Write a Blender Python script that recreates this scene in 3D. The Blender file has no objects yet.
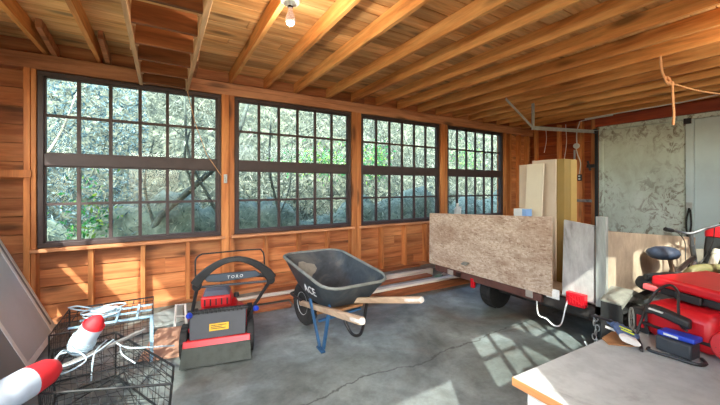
import bpy, bmesh, math, random
from mathutils import Vector, Matrix
random.seed(7)
R = math.radians
scn = bpy.context.scene
COL = scn.collection
PHI = R(31.082)

# ------------------------------------------------------------------ helpers
WM = {}      # world matrix of every object made here

class MB:
    """collects shapes into one bmesh; coordinates are world ones unless built with local=True"""
    def __init__(s):
        s.bm = bmesh.new()
        s.r = s.bm.faces.layers.float.new('rnd')
        s.cur = 0.5
        s.uv = None
    def face(s, vs):
        try:
            f = s.bm.faces.new(vs)
            f[s.r] = s.cur
            return f
        except ValueError:
            return None
    def hexa(s, p):
        v = [s.bm.verts.new(q) for q in p]
        for a in ((0,3,2,1),(4,5,6,7),(0,1,5,4),(1,2,6,5),(2,3,7,6),(3,0,4,7)):
            s.face([v[i] for i in a])
        return s
    def box(s, x0,x1,y0,y1,z0,z1):
        if x0>x1: x0,x1=x1,x0
        if y0>y1: y0,y1=y1,y0
        if z0>z1: z0,z1=z1,z0
        return s.hexa([(x0,y0,z0),(x1,y0,z0),(x1,y1,z0),(x0,y1,z0),(x0,y0,z1),(x1,y0,z1),(x1,y1,z1),(x0,y1,z1)])
    def obox(s, c, size, rot=(0,0,0), M=None):
        M = M or (Matrix.Rotation(rot[2],4,'Z')@Matrix.Rotation(rot[1],4,'Y')@Matrix.Rotation(rot[0],4,'X'))
        h=[q/2 for q in size]; c=Vector(c)
        pts=[(-1,-1,-1),(1,-1,-1),(1,1,-1),(-1,1,-1),(-1,-1,1),(1,-1,1),(1,1,1),(-1,1,1)]
        return s.hexa([c+(M@Vector((a*h[0],b*h[1],d*h[2]))) for a,b,d in pts])
    def bar(s, a, b, w, t, up=(0,0,1)):
        """rectangular bar from a to b, w across, t along up"""
        a,b=Vector(a),Vector(b); d=(b-a).normalized(); u=Vector(up)
        sd=d.cross(u).normalized(); u=sd.cross(d).normalized()
        p=[]
        for q in (a,b):
            p.append([q-sd*w/2-u*t/2, q+sd*w/2-u*t/2, q+sd*w/2+u*t/2, q-sd*w/2+u*t/2])
        return s.hexa(p[0]+p[1])
    def tube(s, pts, r, seg=8, closed=False):
        pts=[Vector(p) for p in pts]; n=len(pts)
        rr = r if isinstance(r,(list,tuple)) else [r]*n
        def tan(i):
            if closed: return (pts[(i+1)%n]-pts[(i-1)%n]).normalized()
            return (pts[min(i+1,n-1)]-pts[max(i-1,0)]).normalized()
        t=tan(0); a=t.orthogonal().normalized(); rings=[]
        for i in range(n):
            t2=tan(i)
            a=(a-t2*a.dot(t2))
            a = a.normalized() if a.length>1e-6 else t2.orthogonal().normalized()
            b=t2.cross(a)
            rings.append([s.bm.verts.new(pts[i]+(a*math.cos(k*2*math.pi/seg)+b*math.sin(k*2*math.pi/seg))*rr[i]) for k in range(seg)])
        for i in range(n if closed else n-1):
            A,B=rings[i],rings[(i+1)%n]
            for k in range(seg): s.face([A[k],A[(k+1)%seg],B[(k+1)%seg],B[k]])
        if not closed:
            s.face(rings[0][::-1]); s.face(rings[-1])
        return s
    def lathe(s, prof, c=(0,0,0), axis=(0,0,1), seg=24, sy=1.0):
        """prof: (radius, height) pairs turned about axis through c"""
        q=Vector((0,0,1)).rotation_difference(Vector(axis).normalized()); c=Vector(c)
        rings=[]
        for r,h in prof:
            if r<1e-6: rings.append([s.bm.verts.new(c+q@Vector((0,0,h)))])
            else: rings.append([s.bm.verts.new(c+q@Vector((r*math.cos(k*2*math.pi/seg),sy*r*math.sin(k*2*math.pi/seg),h))) for k in range(seg)])
        for A,B in zip(rings,rings[1:]):
            for k in range(seg):
                k2=(k+1)%seg
                if len(A)==1 and len(B)==1: continue
                if len(A)==1: s.face([A[0],B[k2],B[k]])
                elif len(B)==1: s.face([A[k],A[k2],B[0]])
                else: s.face([A[k],A[k2],B[k2],B[k]])
        if len(rings[0])>1: s.face(rings[0][::-1])
        if len(rings[-1])>1: s.face(rings[-1])
        return s
    def prism(s, poly, vec):
        vec=Vector(vec); a=[s.bm.verts.new(p) for p in poly]; b=[s.bm.verts.new(Vector(p)+vec) for p in poly]
        s.face(a[::-1]); s.face(b); n=len(a)
        for i in range(n): s.face([a[i],a[(i+1)%n],b[(i+1)%n],b[i]])
        return s
    def loft(s, loops, cap=True, closed=False):
        L=[[s.bm.verts.new(p) for p in lp] for lp in loops]; n=len(L[0])
        for A,B in zip(L,L[1:]+([L[0]] if closed else [])):
            for k in range(n): s.face([A[k],A[(k+1)%n],B[(k+1)%n],B[k]])
        if cap and not closed: s.face(L[0][::-1]); s.face(L[-1])
        return s
    def build(s, name, mat, parent=None, bevel=0, local=False, sharp=35, solidify=0, subsurf=0, recalc=True):
        if recalc: bmesh.ops.recalc_face_normals(s.bm, faces=s.bm.faces)
        M = WM[parent.as_pointer()] if parent else Matrix()
        if not local: s.bm.transform(M.inverted())
        me=bpy.data.meshes.new(name); s.bm.to_mesh(me); s.bm.free()
        me.materials.append(mat)
        me.shade_smooth(); me.set_sharp_from_angle(angle=R(sharp))
        o=bpy.data.objects.new(name,me); COL.objects.link(o)
        if parent: o.parent=parent
        WM[o.as_pointer()]=M
        if solidify:
            m=o.modifiers.new('thick','SOLIDIFY'); m.thickness=solidify; m.offset=0
        if bevel:
            m=o.modifiers.new('bevel','BEVEL'); m.width=bevel; m.segments=2; m.limit_method='ANGLE'; m.angle_limit=R(40)
        if subsurf:
            m=o.modifiers.new('sub','SUBSURF'); m.levels=subsurf; m.render_levels=subsurf
        return o

def tag(o, label=None, cat=None, group=None, kind=None):
    if label: o['label']=label
    if cat: o['category']=cat
    if group: o['group']=group
    if kind: o['kind']=kind
    return o

def thing(name, label, cat, loc=(0,0,0), rz=0, group=None, kind=None):
    o=bpy.data.objects.new(name,None); COL.objects.link(o)
    o.location=loc; o.rotation_euler=(0,0,rz); o.empty_display_size=.05
    WM[o.as_pointer()]=Matrix.Translation(loc)@Matrix.Rotation(rz,4,'Z')
    return tag(o,label,cat,group,kind)

def text(body, size, M, mat, parent, name='lettering', ext=.0008, shear=0, spacing=1):
    c=bpy.data.curves.new(name,'FONT'); c.body=body; c.size=size; c.extrude=ext; c.shear=shear; c.align_x='CENTER'; c.align_y='CENTER'
    c.space_character=spacing; c.materials.append(mat); c.resolution_u=2
    o=bpy.data.objects.new(name,c); COL.objects.link(o)
    bpy.context.view_layer.update()
    me=bpy.data.meshes.new_from_object(o.evaluated_get(bpy.context.evaluated_depsgraph_get())); bpy.data.objects.remove(o); bpy.data.curves.remove(c)
    me.transform(WM[parent.as_pointer()].inverted()@M); me.name=name
    if not me.materials: me.materials.append(mat)
    o=bpy.data.objects.new(name,me); COL.objects.link(o); o.parent=parent; WM[o.as_pointer()]=WM[parent.as_pointer()]
    return o

def frame_M(o, x, y):
    x=Vector(x).normalized(); y=Vector(y); y=(y-x*y.dot(x)).normalized(); z=x.cross(y)
    m=Matrix((x,y,z)).transposed().to_4x4(); m.translation=Vector(o); return m

def arc(n, f):
    return [f(i/(n-1)) for i in range(n)]

def smooth_path(pts, n=6):
    P=[Vector(p) for p in pts]; P=[P[0]*2-P[1]]+P+[P[-1]*2-P[-2]]; out=[]
    for i in range(1,len(P)-2):
        for k in range(n):
            t=k/n; a,b,c,d=P[i-1],P[i],P[i+1],P[i+2]
            out.append(.5*((2*b)+(c-a)*t+(2*a-5*b+4*c-d)*t*t+(-a+3*b-3*c+d)*t**3))
    out.append(P[-2]); return out

# ------------------------------------------------------------------ materials
def srgb(r,g,b):
    f=lambda c:(c/255/12.92) if c/255<=.04045 else ((c/255+.055)/1.055)**2.4
    return (f(r),f(g),f(b),1)

class NT:
    def __init__(s,name):
        s.m=bpy.data.materials.new(name); s.m.use_nodes=True
        s.t=s.m.node_tree; s.b=s.t.nodes['Principled BSDF']; s.out=s.t.nodes['Material Output']
    def n(s,typ,**kw):
        x=s.t.nodes.new(typ)
        for k,v in kw.items():
            if k in x.inputs: x.inputs[k].default_value=v
            else: setattr(x,k,v)
        return x
    def l(s,a,b): s.t.links.new(a,b)
    def coord(s, scale=(1,1,1), kind='Object', rnd=True, rot=(0,0,0)):
        tc=s.n('ShaderNodeTexCoord'); v=tc.outputs[kind]
        if rnd:
            oi=s.n('ShaderNodeObjectInfo'); at=s.n('ShaderNodeAttribute',attribute_name='rnd')
            ad=s.n('ShaderNodeMath',operation='ADD'); s.l(oi.outputs['Random'],ad.inputs[0]); s.l(at.outputs['Fac'],ad.inputs[1])
            mu=s.n('ShaderNodeMath',operation='MULTIPLY'); s.l(ad.outputs[0],mu.inputs[0]); mu.inputs[1].default_value=37.3
            va=s.n('ShaderNodeVectorMath',operation='ADD'); s.l(v,va.inputs[0]); s.l(mu.outputs[0],va.inputs[1]); v=va.outputs[0]
            s.rv=ad.outputs[0]
        mp=s.n('ShaderNodeMapping'); mp.inputs['Scale'].default_value=scale; mp.inputs['Rotation'].default_value=rot
        s.l(v,mp.inputs['Vector']); return mp.outputs[0]
    def noise(s,v,scale=1,detail=4,rough=.55,dist=0):
        x=s.n('ShaderNodeTexNoise'); x.inputs['Scale'].default_value=scale; x.inputs['Detail'].default_value=detail
        x.inputs['Roughness'].default_value=rough; x.inputs['Distortion'].default_value=dist; s.l(v,x.inputs['Vector']); return x.outputs['Fac']
    def ramp(s,fac,stops,interp='LINEAR'):
        x=s.n('ShaderNodeValToRGB'); e=x.color_ramp.elements; x.color_ramp.interpolation=interp
        while len(e)<len(stops): e.new(.5)
        for el,(p,c) in zip(e,stops): el.position=p; el.color=c
        s.l(fac,x.inputs[0]); return x.outputs[0]
    def mix(s,fac,a,b,blend='MIX'):
        x=s.n('ShaderNodeMix',data_type='RGBA',blend_type=blend)
        for val,i in ((fac,0),(a,6),(b,7)):
            if hasattr(val,'links'): s.l(val,x.inputs[i])
            else: x.inputs[i].default_value=val
        return x.outputs[2]
    def bump(s,h,strength=.2,dist=.01):
        x=s.n('ShaderNodeBump'); x.inputs['Strength'].default_value=strength; x.inputs['Distance'].default_value=dist
        s.l(h,x.inputs['Height']); s.l(x.outputs[0],s.b.inputs['Normal'])
    def done(s,col,rough=.6,metal=0,spec=.5):
        if hasattr(col,'links'): s.l(col,s.b.inputs['Base Color'])
        else: s.b.inputs['Base Color'].default_value=col
        if hasattr(rough,'links'): s.l(rough,s.b.inputs['Roughness'])
        else: s.b.inputs['Roughness'].default_value=rough
        s.b.inputs['Metallic'].default_value=metal; s.b.inputs['Specular IOR Level'].default_value=spec
        return s.m

G=lambda v:(v,v,v,1)
def wood(name, light, mid, dark, axis='x', rough=.65, knots=True, var=.5, grain=1.0):
    m=NT(name)
    sc={'x':(.9,9,9),'y':(9,.9,9),'z':(9,9,.9)}[axis]
    v=m.coord(sc)
    n1=m.noise(v,1.0*grain,5,.6,.6)
    col=m.ramp(n1,[(.27,dark),(.44,mid),(.64,light)])
    v2=m.coord(tuple(q*5 for q in sc)); n2=m.noise(v2,1,3,.6)
    col=m.mix(.3,col,m.ramp(n2,[(.35,G(.4)),(.6,G(1))]),'MULTIPLY')
    if knots:
        ks={'x':(1.3,4.5,4.5),'y':(4.5,1.3,4.5),'z':(4.5,4.5,1.3)}[axis]
        vo=m.n('ShaderNodeTexVoronoi'); m.l(m.coord(ks),vo.inputs['Vector']); vo.inputs['Scale'].default_value=1.0
        k=m.ramp(vo.outputs['Distance'],[(.09,G(.25)),(.20,G(1))])
        col=m.mix(.8,col,k,'MULTIPLY')
    wn=m.n('ShaderNodeTexWhiteNoise',noise_dimensions='1D'); m.l(m.rv,wn.inputs['W'])
    col=m.mix(var,col,m.ramp(wn.outputs['Value'],[(0,(.42,.40,.38,1)),(.5,(.85,.83,.80,1)),(1,(1.15,1.12,1.05,1))]),'MULTIPLY')
    m.bump(n1,.25,.004)
    return m.done(col,rough)

def plain(name,c,rough=.5,metal=0,noise=.0,scale=12,bump=0,spec=.5):
    m=NT(name)
    if noise:
        v=m.coord((1,1,1)); n=m.noise(v,scale,5,.6)
        d=tuple(q*(1-noise) for q in c[:3])+(1,); h=tuple(min(1,q*(1+noise*.6)) for q in c[:3])+(1,)
        col=m.ramp(n,[(.32,d),(.5,c),(.7,h)])
        if bump: m.bump(n,bump,.01)
        return m.done(col,rough,metal,spec)
    return m.done(c,rough,metal,spec)

M={}
M['wall_wood']=wood('wall_board_wood',srgb(226,156,100),srgb(196,120,70),srgb(136,76,40),'x',var=.6)
M['rwall_wood']=wood('end_wall_board_wood',srgb(196,98,42),srgb(160,72,28),srgb(96,40,16),'y',var=.5)
M['sheath']=wood('ceiling_board_wood',srgb(250,206,146),srgb(232,176,112),srgb(172,112,62),'x',var=.6)
M['joist']=wood('joist_wood',srgb(246,184,112),srgb(224,152,82),srgb(160,94,46),'y',var=.3)
M['stud']=wood('stud_wood',srgb(222,150,88),srgb(196,120,64),srgb(140,76,36),'z',var=.3)
M['plate']=wood('plate_wood',srgb(214,152,108),srgb(186,122,80),srgb(122,74,46),'x',var=.3)
M['header']=wood('header_wood',srgb(180,78,34),srgb(148,58,24),srgb(100,38,16),'y',knots=False,var=.1)
M['oldwood_y']=wood('old_ladder_wood_y',srgb(236,192,146),srgb(208,160,116),srgb(150,106,70),'y',var=.15,knots=False)
M['oldwood_x']=wood('old_ladder_wood_x',srgb(176,112,66),srgb(140,84,48),srgb(86,50,28),'x',var=.3,knots=False)
M['handle_wood']=wood('barrow_handle_wood',srgb(206,180,150),srgb(178,150,122),srgb(120,96,74),'y',knots=False,var=.15)
M['lumber_pale']=wood('pale_lumber',srgb(232,226,216),srgb(214,206,196),srgb(166,156,144),'x',knots=False,var=.2)
M['lumber_brown']=wood('brown_lumber',srgb(186,116,70),srgb(152,88,52),srgb(96,54,32),'x',var=.25)
M['lumber_grey']=wood('grey_lumber',srgb(150,148,146),srgb(122,118,116),srgb(84,78,74),'x',knots=False,var=.2)
M['frame_brown']=plain('window_frame_brown',srgb(62,48,47),.55,0,.2,9)
M['beam_brown']=plain('trailer_timber_brown',srgb(92,58,50),.7,0,.3,9)

def concrete():
    m=NT('stained_concrete')
    v=m.coord((1,1,1),rnd=False)
    n1=m.noise(v,1.3,8,.62,.5); n2=m.noise(v,7,8,.65,.3); n3=m.noise(v,.8,5,.6,1.2); n4=m.noise(v,40,3,.6)
    col=m.ramp(n1,[(.30,srgb(72,79,75)),(.44,srgb(104,111,107)),(.57,srgb(124,134,132)),(.72,srgb(158,168,168))])
    col=m.mix(m.ramp(n3,[(.50,G(0)),(.62,G(.7))]),col,srgb(98,84,72))
    col=m.mix(.55,col,m.ramp(n2,[(.36,G(.48)),(.58,G(1.12))]),'MULTIPLY')
    col=m.mix(.3,col,m.ramp(n4,[(.3,G(.6)),(.6,G(1.1))]),'MULTIPLY')
    # control joints and a crack running along the room
    sx=m.n('ShaderNodeSeparateXYZ'); m.l(v,sx.inputs[0])
    wob=m.noise(v,2.2,6,.6); a=m.n('ShaderNodeMath',operation='MULTIPLY_ADD'); m.l(wob,a.inputs[0]); a.inputs[1].default_value=.35; m.l(sx.outputs[1],a.inputs[2])
    s=m.n('ShaderNodeMath',operation='SUBTRACT'); m.l(a.outputs[0],s.inputs[0]); s.inputs[1].default_value=1.98
    ab=m.n('ShaderNodeMath',operation='ABSOLUTE'); m.l(s.outputs[0],ab.inputs[0])
    col=m.mix(m.ramp(ab.outputs[0],[(.003,G(.75)),(.011,G(0))]),col,srgb(40,40,40))
    m.bump(n2,.25,.01)
    return m.done(col,m.ramp(n1,[(.3,G(.55)),(.7,G(.34))]),0,.6)
M['concrete']=concrete()

def osb():
    m=NT('osb_strand_board')
    v=m.coord((1,.5,1))
    wob=m.noise(v,6,3,.6)
    vo=m.n('ShaderNodeTexVoronoi',distance='MANHATTAN'); vo.inputs['Scale'].default_value=105; m.l(m.mix(.05,v,wob),vo.inputs['Vector'])
    bw=m.n('ShaderNodeRGBToBW'); m.l(vo.outputs['Color'],bw.inputs[0])
    col=m.ramp(bw.outputs[0],[(.08,srgb(156,130,110)),(.30,srgb(182,160,140)),(.6,srgb(194,174,154)),(.9,srgb(208,192,174))])
    n=m.noise(m.coord((1,.6,1.4)),4,7,.7,.6)
    col=m.mix(.7,col,m.ramp(n,[(.38,(.60,.46,.38,1)),(.50,(.92,.88,.84,1)),(.62,(1.08,1.06,1.04,1))]),'MULTIPLY')
    m.bump(bw.outputs[0],.2,.003)
    return m.done(col,.75)
M['osb']=osb()

def weathered(name,base,dark,hi,scale=5,st=(1,1,1)):
    m=NT(name); v=m.coord(st)
    n=m.noise(v,scale,8,.68,.8); n2=m.noise(v,scale*6,4,.6)
    col=m.ramp(n,[(.30,dark),(.42,base),(.66,hi)])
    col=m.mix(.3,col,m.ramp(n2,[(.35,G(.5)),(.6,G(1))]),'MULTIPLY')
    m.bump(n,.3,.004); return m.done(col,.7)
M['grey_board']=weathered('weathered_grey_board',srgb(158,154,150),srgb(104,98,94),srgb(186,184,180),5,(1,1,.35))
M['post_grey']=weathered('weathered_grey_post',srgb(150,154,148),srgb(96,96,92),srgb(180,184,176),9,(1,1,.12))
M['side_ply']=weathered('weathered_plywood',srgb(168,150,128),srgb(112,94,78),srgb(194,176,152),3,(1,1,.5))

def doormat():
    m=NT('peeling_green_door_paint'); v=m.coord((1,1,.8),rnd=False)
    n=m.noise(v,2.2,8,.66,.5); n2=m.noise(v,9,7,.72,1.0); n3=m.noise(v,1.0,3,.5)
    col=m.ramp(n,[(.30,srgb(182,190,176)),(.5,srgb(202,214,202)),(.70,srgb(216,226,218))])
    sp=m.ramp(n2,[(.50,G(0)),(.58,G(.9))])
    keep=m.ramp(n3,[(.36,G(.1)),(.52,G(1))])
    col=m.mix(m.mix(1,sp,keep,'MULTIPLY'),col,srgb(124,116,100))
    m.bump(n2,.15,.004); return m.done(col,.55)
M['door_paint']=doormat()
M['door_blue']=plain('smooth_blue_grey_door_paint',srgb(198,216,218),.30,0,.10,2)
M['black']=plain('black_plastic',srgb(32,33,34),.5,0,.25,20)
M['blacksteel']=plain('black_steel',srgb(38,38,40),.45,.3,.2,20)
M['rubber']=plain('tyre_rubber',srgb(36,36,35),.8,0,.3,25)
M['steel']=plain('galvanised_steel',srgb(180,184,182),.42,.35,.2,14)
M['alu']=plain('aluminium_edge',srgb(214,216,212),.4,.1,.08,14)
M['trailer_steel']=plain('trailer_frame_steel',srgb(58,52,48),.6,.3,.3,12)
M['fender']=weathered('dull_fender_paint',srgb(118,118,108),srgb(84,82,74),srgb(142,142,132),6)
M['white_rim']=plain('pale_wheel_rim',srgb(168,160,150),.5,.2,.25,14)
M['red']=plain('red_plastic',srgb(190,22,32),.38,0,.1,8)
M['mower_red']=plain('mower_red_paint',srgb(196,30,36),.35,0,.12,10)
M['red_lens']=plain('red_lamp_lens',srgb(186,22,34),.25,0,.12,40)
M['blue']=plain('bright_blue_plastic',srgb(32,62,176),.4)
M['legblue']=plain('blue_painted_steel',srgb(48,92,132),.45,.2,.3,18)
M['white']=plain('white_plastic',srgb(226,226,222),.5)
M['tablewhite']=weathered('scuffed_white_paint',srgb(166,172,170),srgb(134,136,132),srgb(176,182,180),4)
M['ply_edge']=wood('plywood_edge',srgb(204,156,104),srgb(178,126,76),srgb(124,82,48),'y',knots=False)
M['yellow']=plain('yellow_label',srgb(226,176,40),.5,0,.2,60)
M['yellow_green']=plain('yellow_green_trim',srgb(196,216,50),.6)
M['glove']=plain('blue_grey_glove_fabric',srgb(72,92,128),.85,0,.3,60,.2)
M['glove_white']=plain('pale_glove_cuff',srgb(206,204,200),.85,0,.15,50)
M['tan']=plain('tan_leather',srgb(164,118,78),.7,0,.2,30)
M['mower_flap']=plain('dusty_dark_rubber',srgb(62,68,62),.75,0,.3,16)
M['mower_grey']=plain('dark_grey_plastic',srgb(52,56,62),.5,0,.15,12)
M['console']=plain('slate_blue_plastic',srgb(50,62,74),.5)
M['engine_cap']=plain('grey_blue_engine_cover',srgb(74,80,96),.5)
M['rope']=plain('pale_blue_white_rope',srgb(182,202,212),.85,0,.12,90)
M['jute']=plain('tan_rope',srgb(206,156,112),.9,0,.2,90)
M['buoy_white']=plain('white_foam_buoy',srgb(182,194,206),.6,0,.08,20)
M['buoy_red']=plain('red_foam_buoy',srgb(210,38,46),.6,0,.12,14)
M['wire_black']=plain('black_coated_wire',srgb(30,32,32),.5)
M['wire_blue']=plain('pale_blue_coated_wire',srgb(150,184,204),.5)
M['cardboard']=plain('brown_cardboard',srgb(176,134,110),.85,0,.1,10)
M['panel_grey']=plain('grey_panel_face',srgb(168,178,180),.45,.1,.12,2)
M['panel_dark']=plain('dark_panel_face',srgb(116,120,120),.5,.1,.12,2)
M['beige']=plain('beige_board',srgb(196,178,154),.6,0,.05,6)
M['cream']=plain('cream_board',srgb(212,202,176),.6,0,.04,6)
M['olive_board']=plain('olive_board',srgb(142,116,58),.65,0,.08,6)
M['olive_light']=plain('light_olive_board',srgb(170,140,76),.65,0,.08,6)
M['cloudy']=plain('cloudy_white_plastic',srgb(206,212,210),.4)
M['seat_blue']=plain('dark_blue_saddle_cover',srgb(44,54,72),.6,0,.3,30)
M['bike_paint']=plain('dark_bike_frame',srgb(58,46,44),.35,.3)
M['bike_brown']=plain('brown_bike_tube',srgb(136,108,88),.4,.3)
M['bike_pale']=plain('silver_bike_tube',srgb(96,98,100),.4,.5)
M['olive']=plain('olive_rubber_hose',srgb(112,106,68),.6,0,.1,14)
M['pale_pipe']=plain('pale_grey_pipe',srgb(184,180,162),.55,0,.1,14)
M['beige_canvas']=plain('beige_grey_canvas',srgb(150,142,128),.85,0,.15,20)
M['darkcloth']=plain('charcoal_cloth',srgb(44,46,46),.85,0,.3,25)
M['porcelain']=plain('white_porcelain',srgb(210,216,214),.3)
M['tote']=plain('dark_grey_tote',srgb(50,52,52),.6)

def tray_mat():
    m=NT('dusty_black_tray'); v=m.coord((1,1,1)); n=m.noise(v,4,8,.65,.6); n2=m.noise(v,28,4,.6)
    col=m.ramp(n,[(.36,srgb(42,48,52)),(.52,srgb(62,70,76)),(.68,srgb(96,96,92))])
    col=m.mix(.4,col,m.ramp(n2,[(.3,G(.6)),(.6,G(1))]),'MULTIPLY'); return m.done(col,.5)
M['tray']=tray_mat()
M['tray_rim']=plain('worn_tray_rim',srgb(118,122,116),.5,0,.3,14)
M['dirt']=plain('dried_mortar',srgb(140,136,124),.9,0,.15,30)

def glass():
    m=NT('window_glass'); t=m.t
    tr=m.n('ShaderNodeBsdfTransparent'); tr.inputs[0].default_value=(.93,.97,.96,1)
    gl=m.n('ShaderNodeBsdfGlossy'); gl.inputs['Roughness'].default_value=.02
    fc=m.n('ShaderNodeLayerWeight'); pw=m.n('ShaderNodeMath',operation='POWER'); m.l(fc.outputs['Facing'],pw.inputs[0]); pw.inputs[1].default_value=4.5
    lw=m.n('ShaderNodeMath',operation='MULTIPLY_ADD'); m.l(pw.outputs[0],lw.inputs[0]); lw.inputs[1].default_value=.5; lw.inputs[2].default_value=.012
    mx=m.n('ShaderNodeMixShader'); m.l(lw.outputs[0],mx.inputs[0]); m.l(tr.outputs[0],mx.inputs[1]); m.l(gl.outputs[0],mx.inputs[2])
    m.l(mx.outputs[0],m.out.inputs[0]); return m.m
M['glass']=glass()
def bulbmat():
    m=NT('clear_bulb_glass'); m.b.inputs['Base Color'].default_value=(.95,.88,.9,1)
    m.b.inputs['Transmission Weight'].default_value=.75; m.b.inputs['Roughness'].default_value=.15; m.b.inputs['IOR'].default_value=1.3
    m.b.inputs['Emission Color'].default_value=(1,.86,.84,1); m.b.inputs['Emission Strength'].default_value=.06
    return m.m
M['bulb']=bulbmat()

def outdoor(name,stops,scale=3,rough=.9,tr=0):
    m=NT(name); v=m.coord((1,1,1)); n=m.noise(v,scale,8,.7,.5); m.bump(n,.5,.05)
    return m.done(m.ramp(n,stops),rough)
M['hill']=outdoor('brushy_hillside_soil',[(.32,srgb(26,36,30)),(.48,srgb(58,68,56)),(.62,srgb(104,110,92)),(.75,srgb(136,140,120))],5)
M['bank']=outdoor('dark_mossy_bank',[(.30,srgb(36,52,52)),(.50,srgb(62,82,80)),(.72,srgb(94,112,104))],3)
M['ground']=outdoor('leafy_ground',[(.32,srgb(80,84,64)),(.55,srgb(130,128,96)),(.72,srgb(164,158,124))],2)
M['bank']=outdoor('dark_mossy_bank',[(.30,srgb(58,74,64)),(.50,srgb(104,122,106)),(.72,srgb(146,158,138))],6)
def leafmat(name,c1,c2,c3):
    m=NT(name); at=m.n('ShaderNodeAttribute',attribute_name='rnd')
    col=m.ramp(at.outputs['Fac'],[(0,c1),(.5,c2),(1,c3)]); m.done(col,.7)
    tl=m.n('ShaderNodeBsdfTranslucent'); m.l(col,tl.inputs[0]); mx=m.n('ShaderNodeMixShader'); mx.inputs[0].default_value=.35
    m.l(m.b.outputs[0],mx.inputs[1]); m.l(tl.outputs[0],mx.inputs[2]); m.l(mx.outputs[0],m.out.inputs[0]); return m.m
M['brush']=leafmat('dry_brush',srgb(26,38,32),srgb(82,96,82),srgb(158,166,152))
M['leaves']=leafmat('green_leaves',srgb(16,92,52),srgb(48,132,70),srgb(132,164,60))
M['bluebrush']=leafmat('bluish_brush',srgb(28,58,70),srgb(72,108,116),srgb(136,164,164))  # bluer leaf colours than the hillside brush
M['weeds']=leafmat('bank_weed_leaves',srgb(56,76,64),srgb(108,126,108),srgb(178,188,168))
M['bark']=outdoor('grey_bark',[(.35,srgb(50,62,58)),(.6,srgb(92,104,94))],9)
M['palebark']=outdoor('pale_bark',[(.35,srgb(130,136,120)),(.6,srgb(190,194,176))],9)

# ------------------------------------------------------------------ the building
XL,XR,YB,YF=-1.35,6.64,4.0,-.30      # inner faces: left, right, window wall, wall behind the camera
ZJ=2.47; ZC=2.60
def structure(name, mb, mat, label, cat, **kw):
    o=mb.build(name,mat,**kw); return tag(o,label,cat,None,'structure')

def planks(mb, rows, spans, depth, plane, axis, gap=.009, lmin=1.3, lmax=2.8):
    """horizontal boards; spans(z0,z1) lists the free intervals along the wall"""
    for z0,z1 in rows:
        for a,b in spans(z0,z1):
            x=a
            while x<b-1e-4:
                L=min(b-x, random.uniform(lmin,lmax))
                if b-(x+L)<.35: L=b-x
                mb.cur=random.random()
                if axis=='x': mb.box(x+.001,x+L-.001,plane,plane+depth,z0+gap/2,z1-gap/2)
                else: mb.box(plane,plane+depth,x+.001,x+L-.001,z0+gap/2,z1-gap/2)
                x+=L
def rows(z0,z1,h):
    out=[];z=z0
    while z<z1-1e-4: out.append((z,min(z+h,z1))); z+=h
    return out

# floor
f=MB(); f.box(XL-.2,XR+.2,YF-.2,YB+.2,-.12,0)
structure('floor',f,M['concrete'],'stained grey concrete garage floor with cracks and patches of sunlight','floor')
# ceiling boards
c=MB(); y=YF-.2
while y<YB+.2:
    w=random.choice((.14,.14,.19)); x=XL-.2
    while x<XR+.2:
        L=min(random.uniform(1.2,3.2),XR+.2-x); c.cur=random.random()
        c.box(x,x+L-.004,y,y+w-.008,ZC,ZC+.022); x+=L
    y+=w
c.cur=.5; c.box(XL-.25,XR+.25,YF-.25,YB+.6,ZC+.03,ZC+.1)
structure('ceiling',c,M['sheath'],'rough tan board ceiling seen between the joists','ceiling')

# window wall (y = 4)
WX=[(-.966,.565),(.711,2.264),(2.425,3.971),(4.141,5.653)]
WZ0,WZ1=.705,2.305
w=MB()
def sp_back(z0,z1):
    zm=(z0+z1)/2
    if WZ0-.04<zm<WZ1: return [(XL-.1,WX[0][0]-.02),(WX[3][1]+.02,XR+.1)]
    return [(XL-.1,XR+.1)]
planks(w,rows(0,.66,.165)+rows(.66,2.31,.165)+rows(2.31,ZC,.17),sp_back,.022,4.09,'x')
w.cur=.4
w.box(XL-.1,XR+.1,4.115,4.14,0,.68); w.box(XL-.1,XR+.1,4.115,4.14,2.31,ZC)
w.box(XL-.1,-.97,4.115,4.14,.68,2.31); w.box(5.66,XR+.1,4.115,4.14,.68,2.31)
structure('wall_back',w,M['wall_wood'],'orange board wall with exposed studs and the row of four windows','wall')
# top plate, sills
p=MB(); p.box(XL,XR,3.985,4.09,2.31,2.445); p.box(XL,XR,3.975,3.985,2.385,2.445)
structure('trim_1',p,M['plate'],'rough wooden top plate above the row of windows','beam',bevel=.004)
s=MB()
for a,b in WX: s.box(a-.04,b+.04,3.955,4.09,.668,.70)
structure('trim_2',s,M['plate'],'wooden sill ledge under the row of windows','sill',bevel=.004)
s=MB(); s.box(XL,WX[0][0]-.03,3.965,3.999,1.34,1.405)
structure('trim_3',s,M['stud'],'short wooden ledger left of the first window','trim',bevel=.003)
b=MB(); b.box(XL,XR,4.0,4.09,0,.04)
structure('baseboard_back',b,M['plate'],'wooden bottom plate at foot of the window wall','baseboard')
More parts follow.
